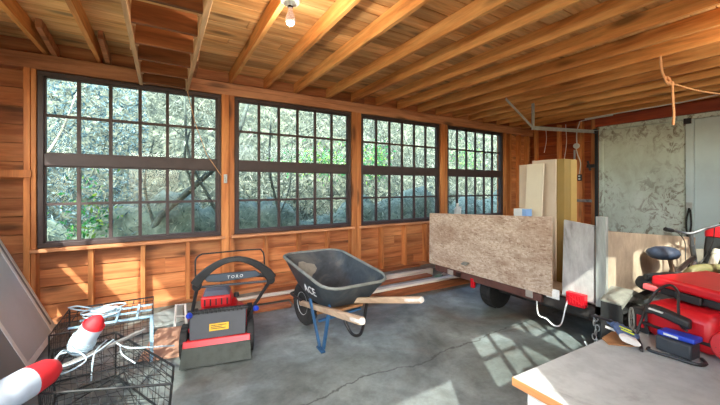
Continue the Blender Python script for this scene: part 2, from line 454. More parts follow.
# posts between windows and studs
ORD=['first','second','third','fourth','fifth','sixth','seventh','eighth','ninth','tenth','eleventh','twelfth','thirteenth','fourteenth','fifteenth','sixteenth','seventeenth','eighteenth','nineteenth','twentieth']
posts=[(-1.05,-.97,'wooden post left of the first window'),(.568,.708,'wooden post between the first and second windows from the left'),
       (2.268,2.422,'wooden post between the second and third windows from the left'),(3.975,4.137,'wooden post between the third and fourth windows from the left'),
       (5.657,5.74,'wooden post right of the farthest window')]
for a,b_,lab in posts:
    m=MB(); mid=a+(b_-a)*.55
    m.cur=.3; m.box(a,mid,3.975,4.09,.04,2.31); m.cur=.6; m.box(mid+.002,b_,3.985,4.09,.04,2.31)
    structure('wall_post',m,M['stud'],lab,'post',bevel=.003)
studs=[-.592,-.175,.232,1.085,1.51,1.92,2.81,3.25,3.69,4.55,5.0,5.4]
for i,x in enumerate(studs):
    m=MB(); m.cur=random.random(); m.box(x-.02,x+.02,4.0,4.09,.04,.668)
    structure('wall_stud',m,M['stud'],'%s short stud from the left below the window sill'%ORD[i],'stud',bevel=.002)
for i,x in enumerate((5.9,6.22,6.50)):
    m=MB(); m.cur=random.random(); m.box(x-.022,x+.022,4.0,4.09,.04,2.31)
    structure('wall_stud',m,M['stud'],'%s full-height stud right of the farthest window'%ORD[i],'stud',bevel=.002)

# windows ---------------------------------------------------------------
def window(n, M4, w, label, nx=6, mid=True):
    """local: x along the wall 0..w, y depth outwards 0..0.06, z up from the sill"""
    t=bpy.data.objects.new('window_%d'%n,None); COL.objects.link(t); t.matrix_world=M4; t.empty_display_size=.05
    WM[t.as_pointer()]=M4; tag(t,label,'window',None,'structure')
    h=WZ1-WZ0; fw=.042; zr0,zr1=.745,.855
    m=MB(); m.box(0,w,0,.075,0,fw); m.box(0,w,0,.075,h-fw,h); m.box(0,fw,0,.075,fw,h-fw); m.box(w-fw,w,0,.075,fw,h-fw)
    m.build('frame',M['frame_brown'],t,local=True,bevel=.004)
    m=MB(); m.box(fw,w-fw,.005,.07,zr0,zr1); m.build('meeting_rail',M['frame_brown'],t,local=True,bevel=.004)
    for nm,a,b in (('lower_sash',fw,zr0),('upper_sash',zr1,h-fw)):
        m=MB(); e=.012
        m.box(fw,w-fw,.02,.055,a,a+e); m.box(fw,w-fw,.02,.055,b-e,b); m.box(fw,fw+e,.02,.055,a,b); m.box(w-fw-e,w-fw,.02,.055,a,b)
        for k in range(1,nx):
            x=fw+(w-2*fw)*k/nx; m.box(x-.0145,x+.0145,.022,.053,a+e,b-e)
        zc=(a+b)/2
        if mid: m.box(fw+e,w-fw-e,.024,.051,zc-.013,zc+.013)
        sh=m.build(nm,M['frame_brown'],t,local=True)
        m=MB(); m.box(fw+e,w-fw-e,.036,.039,a+e,b-e); m.build('panes',M['glass'],sh,local=True)
    return t
names=['leftmost and nearest window of the row, crossed by the ladder above','second window from the left in the row, behind the wheelbarrow',
       'third window from the left in the row, left of the board pile','farthest window of the row, right behind the strand board panel']
for i,(a,b_) in enumerate(WX):
    window(i+1, Matrix.Translation((a,4.0,WZ0)), b_-a, 'brown twelve-over-twelve pane window, '+names[i])
ML=Matrix.Rotation(R(90),4,'Z')      # local x -> +y, local y -> -x (outwards of the left wall)
LW=[(.20,1.73),(1.90,3.43)]
for i,(a,b_) in enumerate(LW):
    window(5+i, Matrix.Translation((XL,a,WZ0))@ML, b_-a, 'brown multi-pane window in the left wall, %s'%('nearer the camera' if i==0 else 'nearer the corner'),3,False)
MF=Matrix.Rotation(R(180),4,'Z')     # wall behind the camera: a high strip of fixed windows
FW=[(.545,2.01),(2.16,3.625),(3.775,5.24)]; FZ0,FZ1=1.625,2.355
for i,(a,b_) in enumerate(FW):
    M4=Matrix.Translation((b_,YF,FZ0))@MF; wd_=b_-a; h=FZ1-FZ0; fw=.055
    t=bpy.data.objects.new('window_%d'%(7+i),None); COL.objects.link(t); t.matrix_world=M4; WM[t.as_pointer()]=M4
    tag(t,'high multi-pane window behind the camera, %s from the doorway'%ORD[i],'window',None,'structure')
    m=MB(); m.box(0,wd_,0,.075,0,fw); m.box(0,wd_,0,.075,h-fw,h); m.box(0,fw,0,.075,fw,h-fw); m.box(wd_-fw,wd_,0,.075,fw,h-fw)
    fr=m.build('frame',M['frame_brown'],t,local=True)
    m=MB()
    for k in range(1,6):
        x=fw+(wd_-2*fw)*k/6; m.box(x-.013,x+.013,.022,.053,fw,h-fw)
    for k in (1,):
        z=fw+(h-2*fw)*k/2; m.box(fw,wd_-fw,.024,.051,z-.012,z+.012)
    sh=m.build('sash',M['frame_brown'],t,local=True)
    m=MB(); m.box(fw,wd_-fw,.036,.039,fw,h-fw); m.build('panes',M['glass'],sh,local=True)
# left wall
w=MB()
def sp_left(z0,z1):
    zm=(z0+z1)/2
    if WZ0<zm<WZ1: return [(YF-.1,LW[0][0]),(LW[0][1],LW[1][0]),(LW[1][1],YB+.1)]
    return [(YF-.1,YB+.1)]
planks(w,[(0,.17),(.17,.35),(.35,.53),(.53,WZ0)]+rows(WZ0,WZ1,.16)+[(WZ1,2.48),(2.48,ZC)],sp_left,-.09,XL,'y')
structure('wall_left',w,M['rwall_wood'],'board wall at the left with two windows','wall')
# wall behind the camera, with an open doorway
w=MB(); DX=(-.62,.304); DZ=1.98
def sp_front(z0,z1):
    zm=(z0+z1)/2; cut=[]
    if zm<DZ: cut.append(DX)
    if FZ0<zm<FZ1: cut+=FW
    out=[];x=XL-.1
    for a,b_ in sorted(cut): out.append((x,a)); x=b_
    out.append((x,XR+.1)); return out
planks(w,rows(0,1.34,.168)[:7]+[(1.176,1.4),(1.4,FZ0),(FZ0,1.8),(1.8,DZ),(DZ,2.16),(2.16,FZ1),(FZ1,2.5),(2.5,ZC)],sp_front,-.09,YF,'x')
structure('wall_front',w,M['wall_wood'],'board wall behind the camera with an open doorway','wall')

# right wall: boards, garage door
w=MB()
planks(w,rows(0,ZC,.19),lambda a,b:[(2.80,YB+.1)],.03,6.70,'y')
w.cur=.5; w.box(6.735,6.76,YF-.1,YB+.1,0,ZC); w.box(6.66,6.74,YF-.1,2.80,2.44,ZC)
structure('wall_right',w,M['rwall_wood'],'end wall of dark orange boards beside the garage door','wall')
for y,wd,lab in ((3.93,.05,'stud in the corner of the end wall'),(3.47,.05,'stud of the end wall nearest the corner'),(3.09,.09,'wide stud of the end wall carrying the outlet cable'),(2.86,.075,'jamb stud of the end wall beside the garage door')):
    m=MB(); m.cur=random.random(); m.box(6.61,6.70,y-wd/2,y+wd/2,0,2.47)
    structure('wall_stud',m,M['stud'],lab,'stud',bevel=.003)
m=MB(); m.box(6.60,6.66,2.88,3.16,.98,1.03)
structure('trim_4',m,M['lumber_grey'],'short grey cross rail between studs of the end wall','trim')
m=MB(); m.box(6.52,6.70,YF,2.795,2.315,2.47)
structure('trim_5',m,M['header'],'dark red-brown header beam above the garage door','beam',bevel=.004)
d=thing('door_1','pale green weathered garage door with peeling paint','garage door',(6.62,2.77,0),kind='structure')
m=MB(); m.box(6.60,6.65,1.65,2.74,.02,2.24); m.build('left_panel',M['door_paint'],d)
m=MB(); m.box(6.575,6.65,YF,2.765,2.245,2.312); m.build('top_rail',M['door_paint'],d,bevel=.004)
m=MB(); m.box(6.585,6.65,2.70,2.765,.02,2.245); m.build('edge_stile',M['door_paint'],d,bevel=.004)
m=MB(); m.box(6.575,6.65,1.555,1.643,.02,2.245); m.build('centre_stile',M['door_blue'],d,bevel=.004)
m=MB(); m.box(6.60,6.65,YF,1.553,.02,2.24); m.build('right_panel',M['door_blue'],d)
m=MB(); m.box(6.57,6.60,1.57,1.64,.93,1.03); la=m.build('latch',M['steel'],d,bevel=.003)
m=MB(); m.tube(smooth_path([(6.56,1.60,.95),(6.55,1.63,.75),(6.55,1.61,.5),(6.56,1.58,.7),(6.56,1.59,.93)]),.012,6); m.build('latch_cord',M['darkcloth'],la)
m=MB(); m.box(6.555,6.575,1.58,1.66,2.18,2.26); m.build('hinge',M['blacksteel'],d)
# black vertical track and the overhead rail
t=thing('garage_door_track','galvanised overhead rail running from garage door jamb to hanging bracket','door track',(6.55,2.78,0))
m=MB(); m.bar((6.55,2.785,0),(6.55,2.785,2.26),.035,.05,(1,0,0)); m.build('vertical_track',M['blacksteel'],t)
m=MB(); m.bar((6.55,2.785,2.225),(4.58,2.77,2.108),.012,.045); m.bar((6.55,2.765,2.247),(4.58,2.75,2.130),.05,.006); m.build('rail',M['steel'],t)
m=MB(); m.bar((4.60,2.77,2.09),(4.60,2.77,2.47),.035,.006,(1,0,0)); m.bar((4.597,2.752,2.09),(4.597,2.752,2.47),.006,.03,(1,0,0)); m.build('hanger',M['steel'],t)
m=MB(); m.bar((4.60,2.77,2.12),(3.97,2.77,2.45),.006,.035); m.build('brace',M['steel'],t)
m=MB(); m.lathe([(.02,0),(.045,.005),(.045,.05),(.02,.055)],(6.50,2.81,2.235),(0,-1,0),12); m.build('roller',M['blacksteel'],t)
m=MB(); m.box(6.50,6.60,2.80,2.92,1.60,1.66); m.tube([(6.5,2.86,1.55),(6.5,2.9,1.72)],.018,8); m.build('spring_lever',M['blacksteel'],t)

# joists
JX=[-.92,-.53,.68,1.085,1.475,1.935,2.33,2.755,3.16,3.58,3.98,4.385,4.79,5.195,5.60,6.0,6.40]
for i,x in enumerate(JX):
    m=MB(); m.cur=random.random(); h=random.uniform(-.004,.004)
    m.box(x-.018,x+.018,YF-.05,YB+.09,ZJ,ZC-.002)
    structure('ceiling_joist',m,M['joist'],'%s ceiling joist from the left end of the garage'%ORD[i],'joist',bevel=.002)
for i,x in enumerate([-.85,-.46,.29]):
    m=MB(); m.cur=random.random(); m.bar((x,4.09,2.49),(x,3.55,ZC-.03),.036,.09)
    structure('rafter_end',m,M['plate'],'%s sloping rafter end from the left above the window wall plate'%ORD[i],'rafter')

# stored ladder under the ceiling
t=thing('attic_ladder','wooden ladder with flat treads stored overhead against the ceiling above the first window','ladder',(0,2.9,2.28))
for xa,xb in ((-.200,-.172),(.203,.235)):
    m=MB(); m.cur=random.random(); m.box(xa,xb,1.0,3.93,2.275,2.385); m.build('side_rail',M['oldwood_y'],t,bevel=.003)
for k in range(9):
    y=3.86-.345*k
    m=MB(); m.cur=random.random(); m.hexa([(-.172,y,2.29),(.203,y,2.29),(.203,y+.03,2.29),(-.172,y+.03,2.29),(-.172,y+.045,2.45),(.203,y+.045,2.45),(.203,y+.075,2.45),(-.172,y+.075,2.45)])
    tr=m.build('tread',M['oldwood_x'],t,bevel=.002)
    for xa in (-.172,.181):
        m=MB(); m.box(xa,xa+.022,y+.035,y+.065,2.29,2.315); m.build('cleat',M['oldwood_y'],tr)
m=MB(); m.box(-.215,-.2,3.0,3.03,2.30,ZJ+.03); m.box(.235,.25,3.0,3.03,2.30,ZJ+.03); m.box(-.215,.25,3.0,3.03,2.44,2.47); m.build('hanger',M['oldwood_y'],t)
m=MB(); m.box(-.215,-.2,1.3,1.33,2.30,ZJ+.03); m.box(.235,.25,1.3,1.33,2.30,ZJ+.03);m.box(-.215,.25,1.3,1.33,2.44,2.47); m.build('hanger',M['oldwood_y'],t)
m=MB(); m.tube([(.215,3.92,2.3),(.3,3.965,1.95),(.41,3.965,1.62),(.565,3.965,1.38)],.0035,5)
tag(m.build('pull_cord',M['jute']),'thin cord running from the ladder down to the cleat on the window post','cord')
t=thing('cord_cleat','small metal cleat on the post between the first two windows','cleat',(.61,3.97,1.36))
m=MB(); m.box(.59,.625,3.955,3.975,1.30,1.40); m.build('plate',M['steel'],t,bevel=.003); m=MB(); m.tube([(.607,3.95,1.375),(.607,3.935,1.36),(.607,3.935,1.335),(.607,3.95,1.32)],.006,6); m.build('hook',M['steel'],t)

# bulb
def lamp(label,x,y):
    t=thing('ceiling_lamp',label,'lamp',(x,y,2.47))
    m=MB(); m.lathe([(.0,2.47),(.062,2.47),(.064,2.445),(.058,2.425),(.03,2.41),(.02,2.40),(0,2.40)],(x,y,0)); m.build('socket',M['porcelain'],t)
    m=MB(); m.lathe([(.0,2.395),(.0145,2.395),(.016,2.365),(.024,2.345),(.031,2.32),(.031,2.305),(.024,2.288),(.012,2.279),(0,2.277)],(x,y,0)); m.build('bulb',M['bulb'],t)
    m=MB(); m.lathe([(.0,2.405),(.017,2.405),(.017,2.39),(0,2.39)],(x,y,0)); m.build('collar',M['blacksteel'],t)
lamp('bare bulb in a white porcelain socket on the ceiling joist',.69,2.0)
lamp('added unseen bulb in a porcelain socket, brightening the right of the ceiling',3.58,.2)  # lamp added out of frame as warm fill for the right side
# wiring on the end wall
t=thing('wall_junction_box','white junction box with cable on the end wall stud','junction box',(6.60,3.15,2.02))
m=MB(); m.lathe([(0,0),(.05,0),(.048,.04),(0,.045)],(6.61,3.13,2.02),(-1,0,0),14); m.build('box',M['porcelain'],t)
m=MB(); m.tube(smooth_path([(6.59,3.12,2.02),(6.58,3.12,2.25),(6.585,3.08,2.42),(6.5,2.98,2.455),(6.45,2.5,2.46)]),.009,6); m.build('feed_cable',M['white'],t)
m=MB(); m.tube(smooth_path([(6.59,3.14,2.0),(6.575,3.10,1.85),(6.58,3.055,1.7),(6.585,3.075,1.5)]),.009,6); m.build('outlet_cable',M['white'],t)
t=thing('wall_outlet','black double outlet on the end wall stud below the junction box','outlet',(6.60,3.075,1.42))
m=MB(); m.box(6.58,6.61,3.04,3.11,1.37,1.49); m.build('plate',M['black'],t,bevel=.004)
for z in (1.405,1.455):
    m=MB(); m.box(6.575,6.582,3.06,3.09,z-.014,z+.014); m.build('socket',M['porcelain'],t)
m=MB(); m.bar((6.597,3.165,.0),(6.597,3.165,1.95),.024,.024,(1,0,0)); tag(m.build('conduit_pipe',M['steel']),'grey conduit running up the end wall stud under the junction box','pipe')
for k,(y,z0,z1,lab) in enumerate(((3.70,1.95,2.45,'thin wire dangling in the corner of the end wall'),(3.32,1.75,2.45,'thin wire dangling between the middle studs of the end wall'))):
    m=MB(); m.tube(smooth_path([(6.59,y,z1),(6.58,y-.02,(z0+z1)/2),(6.59,y+.03,z0)]),.006,5); tag(m.build('hanging_wire',M['white']),lab,'wire')
m=MB(); m.tube(smooth_path([(6.40,2.9,2.46),(6.35,2.3,2.462),(6.3,1.6,2.46),(6.2,1.2,2.462),(6.1,.6,2.46)]),.009,6); tag(m.build('ceiling_cable',M['white']),'white cable stapled along the underside of the last joist','cable')

# rope hanging from a joist
t=thing('hanging_rope','tan rope knotted over a ceiling joist with one end hanging down','rope',(3.98,1.1,2.47))
m=MB(); m.tube(smooth_path([(3.99,1.085,2.20),(3.985,1.08,2.05),(3.99,1.075,1.93),(3.975,1.075,1.82)]),.010,7); m.build('tail',M['jute'],t)
m=MB(); m.tube(smooth_path([(3.955,1.16,2.47),(3.95,1.15,2.34),(3.955,1.13,2.26),(3.965,1.115,2.21),(3.99,1.10,2.225),(3.985,1.12,2.27),(3.97,1.13,2.24),(3.985,1.10,2.20),(4.0,1.08,2.19),(3.99,1.09,2.22)]),.011,7); m.build('knot',M['jute'],t)
m=MB(); m.tube(smooth_path([(3.99,1.085,2.20),(4.3,.95,2.14),(4.7,.8,2.14),(5.0,.6,2.2)]),.007,7); m.build('line',M['jute'],t)

# ------------------------------------------------------------------ the trailer
t=thing('utility_trailer','flat utility trailer with grey tailgate boards, its rear facing the camera','trailer',(2.8,1.75,0))
m=MB(); m.box(2.83,4.9,1.20,1.26,.27,.35); m.box(2.83,4.9,2.27,2.33,.27,.35)
for x in (2.83,3.6,4.3,4.84): m.box(x,x+.06,1.20,2.33,.27,.35)
m.bar((4.9,1.25,.31),(5.65,1.765,.33),.06,.07); m.bar((4.9,2.28,.31),(5.65,1.765,.33),.06,.07)
m.build('chassis',M['trailer_steel'],t,bevel=.004)
m=MB(); m.box(2.84,4.9,1.20,2.33,.352,.372); m.build('bed',M['side_ply'],t)
m=MB(); m.tube([(3.0,1.03,.19),(3.0,2.26,.19)],.025,10); m.build('axle',M['trailer_steel'],t)
for yc,o in ((2.205,1),(1.063,-1)):
    m=MB(); r=.19
    m.lathe([(.115,-.05),(.15,-.062),(.185,-.058),(r,-.035),(r,.035),(.185,.058),(.15,.062),(.115,.05)],(3.0,yc,r),(0,1,0),32)
    for k in range(30):
        a=k*math.tau/30; m.obox((3.0+(r-.001)*math.cos(a),yc,r+(r-.001)*math.sin(a)),(.012,.075,.018),(0,-a,0))
    wh=m.build('wheel',M['rubber'],t)
    m=MB(); m.lathe([(0,-.03),(.045,-.034),(.05,-.02),(.085,-.015),(.10,-.04),(.116,-.05),(.118,.05),(.10,.04),(.085,.02),(.045,.03),(0,.03)],(3.0,yc,r),(0,1,0),28); rm=m.build('rim',M['white_rim'],wh)
    m=MB()
    for k in range(5):
        a=k*math.tau/5
        m.lathe([(0,0),(.009,0),(.009,.02),(0,.022)],(3.0+.033*math.cos(a),yc-.026,r+.033*math.sin(a)),(0,-1,0),6)
    m.build('lug_nuts',M['steel'],wh)
# fenders: folded plates
for y0,y1,s_ in ((.995,1.135,1),(2.36,2.43,0)):
    m=MB(); pr=[(2.72,.435),(2.90,.51),(3.22,.385)]
    for (xa,za),(xb,zb) in zip(pr,pr[1:]):
        m.hexa([(xa,y0,za-.004),(xb,y0,zb-.004),(xb,y1,zb-.004),(xa,y1,za-.004),(xa,y0,za+.004),(xb,y0,zb+.004),(xb,y1,zb+.004),(xa,y1,za+.004)])
    if s_: m.prism([(2.72,.997,.431),(2.90,.997,.506),(3.22,.997,.381),(3.22,.997,.360),(2.90,.997,.482),(2.72,.997,.41)],(0,.006,0))
    fd=m.build('fender',M['fender'],t)
    if s_:
        m=MB(); m.box(2.722,2.732,1.0,1.13,.15,.43); fl=m.build('mud_flap',M['rubber'],t)
        m=MB(); m.obox((2.7205,1.06,.25),(.003,.08,.016),(R(6),0,0)); m.build('flap_mark',M['white'],fl)
# rear boards
m=MB(); m.hexa([(2.80,1.205,.372),(2.822,1.205,.372),(2.822,1.44,.372),(2.80,1.44,.372),(2.80,1.205,.963),(2.822,1.205,.963),(2.822,1.425,.99),(2.80,1.425,.99)])
m.build('tailgate_board',M['grey_board'],t,bevel=.003)
m=MB(); m.cur=.8; m.box(2.785,2.83,1.125,1.19,.36,1.035); m.build('corner_post',M['post_grey'],t,bevel=.003)
m=MB(); m.box(2.80,2.83,1.2,2.33,.255,.345); m.build('rear_crossmember',M['trailer_steel'],t,bevel=.003)
m=MB(); m.hexa([(2.84,1.135,.372),(4.85,1.135,.372),(4.85,1.155,.372),(2.84,1.155,.372),(2.84,1.135,.925),(4.85,1.135,.72),(4.85,1.155,.72),(2.84,1.155,.925)])
m.build('side_board',M['side_ply'],t,bevel=.002)
m=MB(); m.box(2.84,4.85,2.30,2.32,.372,.80); m.build('side_board',M['side_ply'],t)
m=MB(); m.box(4.83,4.85,1.16,2.3,.372,.70); m.build('front_board',M['side_ply'],t)
# lights
m=MB(); m.box(2.752,2.80,1.25,1.385,.325,.425); m.box(2.748,2.752,1.262,1.373,.337,.413)
lt=m.build('tail_light',M['red_lens'],t,bevel=.01)
m=MB()
for k in range(5): m.bar((2.7465,1.27+.02*k,.345),(2.7465,1.275+.02*k,.405),.004,.004,(1,0,0))
m.bar((2.746,1.265,.35),(2.746,1.365,.40),.006,.004,(1,0,0)); m.build('lens_ribs',M['red'],lt)
m=MB(); m.box(2.765,2.80,2.30,2.345,.20,.30); m.build('tail_light',M['red_lens'],t,bevel=.006)
m=MB(); m.box(2.785,2.798,1.455,1.56,.325,.405); m.box(2.775,2.785,1.47,1.545,.34,.39); pl=m.build('plate_lamp',M['white'],t,bevel=.004)
m=MB(); m.tube(smooth_path([(2.79,1.64,.315),(2.77,1.63,.25),(2.76,1.61,.16),(2.755,1.54,.15),(2.75,1.48,.12),(2.75,1.42,.15),(2.75,1.385,.30),(2.755,1.37,.36)]),.006,6); m.build('light_wire',M['white'],t)
m=MB()
for k in range(6):
    c0=Vector((2.79,1.19+.012*math.sin(k*2.1),.27-.036*k)); ax=Vector((1,0,0)) if k%2 else Vector((0,1,0))
    m.tube([c0+ax*.014*math.cos(a)+Vector((0,0,.024))*math.sin(a) for a in [j*math.tau/12 for j in range(12)]],.005,6,True)
m.tube([(2.79,1.19,.09),(2.78,1.21,.05),(2.77,1.24,.045),(2.775,1.26,.07)],.007,6)
m.build('safety_chain',M['steel'],t)
# strand-board panel and its timber
m=MB(); m.hexa([(2.765,1.505,.342),(2.782,1.505,.342),(2.782,2.965,.338),(2.765,2.965,.338),(2.765,1.505,1.007),(2.782,1.505,1.007),(2.782,2.955,.940),(2.765,2.955,.940)])
t2=thing('strand_board_panel','large tan strand board panel standing across the rear of the trailer','board',(2.78,2.2,.34))
m.build('sheet',M['osb'],t2,bevel=.002)
m=MB(); m.box(2.768,2.80,1.59,2.86,.268,.336); m.build('bottom_rail',M['beam_brown'],t2,bevel=.004)
for bx in ((1.665,1.73,.285,.345),(2.58,2.66,.27,.325)):
    m=MB(); m.box(2.762,2.768,*bx); m.build('bracket',M['white_rim'],t2)
m=MB(); m.box(2.755,2.768,2.47,2.53,.275,.325); m.build('reflector',M['bike_paint'],t2)
# load standing in the trailer
def board(name,label,x0,x1,y0,y1,z0,z1,mat,dx=0,cat='board',group=None,dy=0):
    m=MB(); m.cur=random.random()
    m.hexa([(x0,y0,z0),(x1,y0,z0),(x1,y1,z0),(x0,y1,z0),(x0+dx,y0+dy,z1),(x1+dx,y0+dy,z1),(x1+dx,y1+dy,z1),(x0+dx,y1+dy,z1)])
    return tag(m.build(name,mat,bevel=.002),label,cat,group)
board('leaning_board','tall grey-beige board standing upright behind the narrow cream board',3.13,3.15,1.665,1.89,.374,1.515,M['beige'])
board('leaning_board','beige board at the left of the upright boards in the trailer',3.10,3.12,1.835,2.01,.374,1.478,M['beige'])
board('leaning_board','narrow cream board leaning in front of the other upright boards',3.02,3.035,1.76,1.925,.374,1.478,M['cream'],dx=.045,dy=-.02)
board('olive_panel','olive slab standing on end, nearer of the two in the trailer',3.155,3.265,1.60,1.80,.374,1.515,M['olive_board'])
board('olive_panel','lighter olive slab standing on end behind the olive one',3.27,3.38,1.60,1.80,.374,1.515,M['olive_light'])
t=thing('carton','small white carton with a blue stripe peeking over the strand board','box',(2.93,1.86,.374))
m=MB(); m.box(2.88,2.97,1.80,1.925,.374,1.05); m.build('box',M['cloudy'],t,bevel=.003)
m=MB(); m.box(2.876,2.88,1.80,1.835,.6,1.05); m.box(2.88,2.97,1.797,1.80,.6,1.05); m.build('stripe',plain('sky_blue_print',srgb(130,170,214),.5),t)
# jug on the sill
t=thing('plastic_jug','cloudy plastic jug standing on the sill of the farthest window','jug',(4.32,3.965,.70))
m=MB(); m.lathe([(0,.70),(.055,.70),(.06,.72),(.06,.86),(.045,.90),(.022,.93),(.02,.955),(0,.955)],(4.32,3.93,0),seg=20); m.build('body',M['cloudy'],t)
m=MB(); m.lathe([(0,.95),(.023,.95),(.023,.975),(0,.975)],(4.32,3.93,0),seg=14); m.build('cap',M['white'],t)
m=MB(); m.tube(smooth_path([(4.36,3.92,.915),(4.385,3.915,.90),(4.385,3.915,.85),(4.365,3.92,.83)]),.008,6); m.build('handle',M['cloudy'],t)

# ------------------------------------------------------------------ lumber on the floor
def plank(name,label,a,b,w,t_,mat,z):
    m=MB(); m.cur=random.random(); m.bar((a[0],a[1],z+t_/2),(b[0],b[1],z+t_/2),w,t_)
    return tag(m.build(name,mat,bevel=.003),label,'board')
plank('lumber_beam','thick brown timber on the floor, nearest of the lumber pile',(1.85,3.06),(3.60,2.97),.13,.085,M['lumber_brown'],0)
plank('lumber_board','pale board lying on top of the thick brown timber',(1.45,3.05),(3.35,2.98),.07,.03,M['lumber_pale'],.0855)
plank('lumber_board','wide grey board lying flat behind the thick brown timber',(1.5,3.27),(3.7,3.22),.18,.03,M['lumber_grey'],0)
plank('lumber_board','brown board lying flat in the middle of the lumber pile',(1.2,3.44),(3.2,3.42),.12,.04,M['lumber_brown'],0)
plank('lumber_board','white board on edge crossing the middle of the lumber pile',(.60,3.60),(3.32,3.50),.05,.085,M['lumber_pale'],0)
plank('lumber_board','brown board lying on the floor in front of the long white board',(.66,3.50),(1.6,3.42),.06,.04,M['lumber_brown'],.0405)
plank('lumber_board','dark brown board lying on the floor beside the mower',(.62,3.38),(1.15,3.34),.10,.035,M['lumber_brown'],0)
plank('lumber_board','grey board at the back of the pile against the wall',(2.2,3.74),(3.6,3.72),.12,.05,M['lumber_grey'],0)
plank('lumber_board','brown board at the back of the pile under the windows',(1.0,3.86),(3.4,3.88),.10,.06,M['lumber_brown'],0)
t=thing('paint_scraper','small green and white hand tool lying on the lumber pile','tool',(3.15,3.13,.03))
m=MB(); m.obox((3.2,3.24,.05),(.14,.07,.035),(0,0,.4)); m.build('head',plain('green_plastic',srgb(110,150,128),.5),t,bevel=.006)
m=MB(); m.tube([(3.25,3.24,.055),(3.36,3.28,.06)],.015,8); m.build('handle',M['white'],t)

# ------------------------------------------------------------------ wheelbarrow
t=thing('wheelbarrow','black wheelbarrow with wooden handles on blue steel legs','wheelbarrow',(1.22,2.5,0))
def rrect(x0,x1,y0,y1,zf,r,n=5,dx=0):
    out=[]
    for cx_,cy_,a0 in ((x1-r,y0+r,-90),(x1-r,y1-r,0),(x0+r,y1-r,90),(x0+r,y0+r,180)):
        for k in range(n):
            a=R(a0+90*k/(n-1)); x=cx_+r*math.cos(a); y=cy_+r*math.sin(a); out.append(Vector((x-.08*(y-2.5)+dx,y,zf(y))))
    return out
rim=lambda y:.52+.115*max(0,(y-2.1)/.85)+.02*math.sin(math.pi*max(0,min(1,(y-2.1)/.85)))
o_=[rrect(.94,1.535,2.08,2.95,rim,.13), rrect(.95,1.525,2.09,2.94,lambda y:rim(y)-.012,.13),
    rrect(1.00,1.50,2.17,2.76,lambda y:.43,.12), rrect(1.04,1.46,2.24,2.62,lambda y:.335,.11), rrect(1.12,1.38,2.32,2.54,lambda y:.315,.08)]
i_=[rrect(1.13,1.37,2.33,2.53,lambda y:.322,.08), rrect(1.05,1.45,2.25,2.61,lambda y:.343,.105), rrect(1.012,1.488,2.18,2.75,lambda y:.435,.115), rrect(.965,1.51,2.105,2.925,lambda y:rim(y)-.010,.12), rrect(.962,1.513,2.10,2.928,rim,.12)]
m=MB(); m.loft(o_+i_,cap=False,closed=False)
L=len(o_[0])
# close floor inside and outside
for lp in (o_[-1],i_[0]): m.face([m.bm.verts.new(p) for p in lp])
bmesh.ops.remove_doubles(m.bm,verts=m.bm.verts,dist=.0005)
tr=m.build('tray',M['tray'],t,sharp=60)
m=MB(); m.tube([p+Vector((0,0,.002)) for p in rrect(.948,1.527,2.09,2.94,rim,.13)],.012,8,True); m.build('rim',M['tray_rim'],tr)
# mortar stains inside
m=MB(); 
cen=Vector((1.07,2.62,.0))
pts=[]
for k in range(14):
    a=k*math.tau/14; rr=.075*(1+.25*math.sin(3*a+1)); y=2.80+.8*rr*math.cos(a); z=.50+.9*rr*math.sin(a); pts.append((y,z))
def slope_y(z): return 2.75+(z-.435)/(.625-.435)*(2.925-2.75)
m.prism([(1.13+ (p[0]-2.80)*1.3, slope_y(p[1])-.006, p[1]) for p in pts],(0,.004,0)); m.build('mortar_stain',M['dirt'],tr)
# lettering on the side facing -x (the camera's left)
a=Vector((1.005,2.30,.43)); side_n=Vector((-1,-.08,-.35)).normalized()
text('ACE',.105,frame_M((.983,2.40,.447),(.08,-1,0),(-.42,0,1)),M['cloudy'],tr,'lettering',.001,.2)
# handles: converge to the wheel in front
ax=Vector((1.12,2.83,.20))
for k,(e,hs) in enumerate((((.955,1.56,.505),-1),((1.455,1.63,.515),1))):
    e=Vector(e); h0=Vector((ax.x+hs*.055,ax.y-.03,.215))
    m=MB(); m.cur=.3+.3*k; m.bar(h0,e,.036,.042)
    hd=m.build('handle',M['handle_wood'],t,bevel=.006)
    d_=(h0-e).normalized(); m=MB(); m.cur=.9; m.tube([e-d_*.01,e,e+d_*.11,e+d_*.13],[.016,.021,.022,.021],10); m.build('grip',M['lumber_pale'],hd)
# legs
m=MB(); m.bar((1.0,2.43,.37),(1.035,2.32,.025),.035,.014,(1,0,0)); m.bar((1.03,2.13,.40),(1.052,2.285,.025),.035,.014,(1,0,0)); m.bar((1.035,2.25,.010),(1.04,2.36,.010),.035,.014); m.build('leg',M['legblue'],t,bevel=.003)
m=MB(); m.tube(smooth_path([(1.41,2.22,.39),(1.40,2.28,.10),(1.385,2.34,.02),(1.36,2.42,.03),(1.33,2.50,.16),(1.31,2.55,.30)]),.013,8); m.build('leg',M['blacksteel'],t)
m=MB(); m.bar((1.03,2.33,.22),(1.39,2.30,.26),.03,.012); m.build('leg_brace',M['legblue'],t)
m=MB(); m.obox((1.25,2.40,.302),(.26,.30,.018),(0,0,.08)); m.build('tray_riser',M['tan'],t)
m=MB(); m.obox((1.22,2.58,.22),(.16,.02,.14),(.5,0,0)); m.build('riser_wedge',M['tan'],t)
wd=Vector((1,.08,0)).normalized()
m=MB(); m.lathe([(.10,-.03),(.14,-.045),(.175,-.04),(.195,-.02),(.195,.02),(.175,.04),(.14,.045),(.10,.03)],ax-Vector((0,0,.005)),wd,30); wh=m.build('wheel',M['rubber'],t)
m=MB(); m.lathe([(0,-.05),(.02,-.05),(.025,-.02),(.085,-.018),(.102,-.034),(.102,.034),(.085,.018),(.025,.02),(.02,.05),(0,.05)],ax-Vector((0,0,.005)),wd,24); m.build('hub',M['steel'],wh)
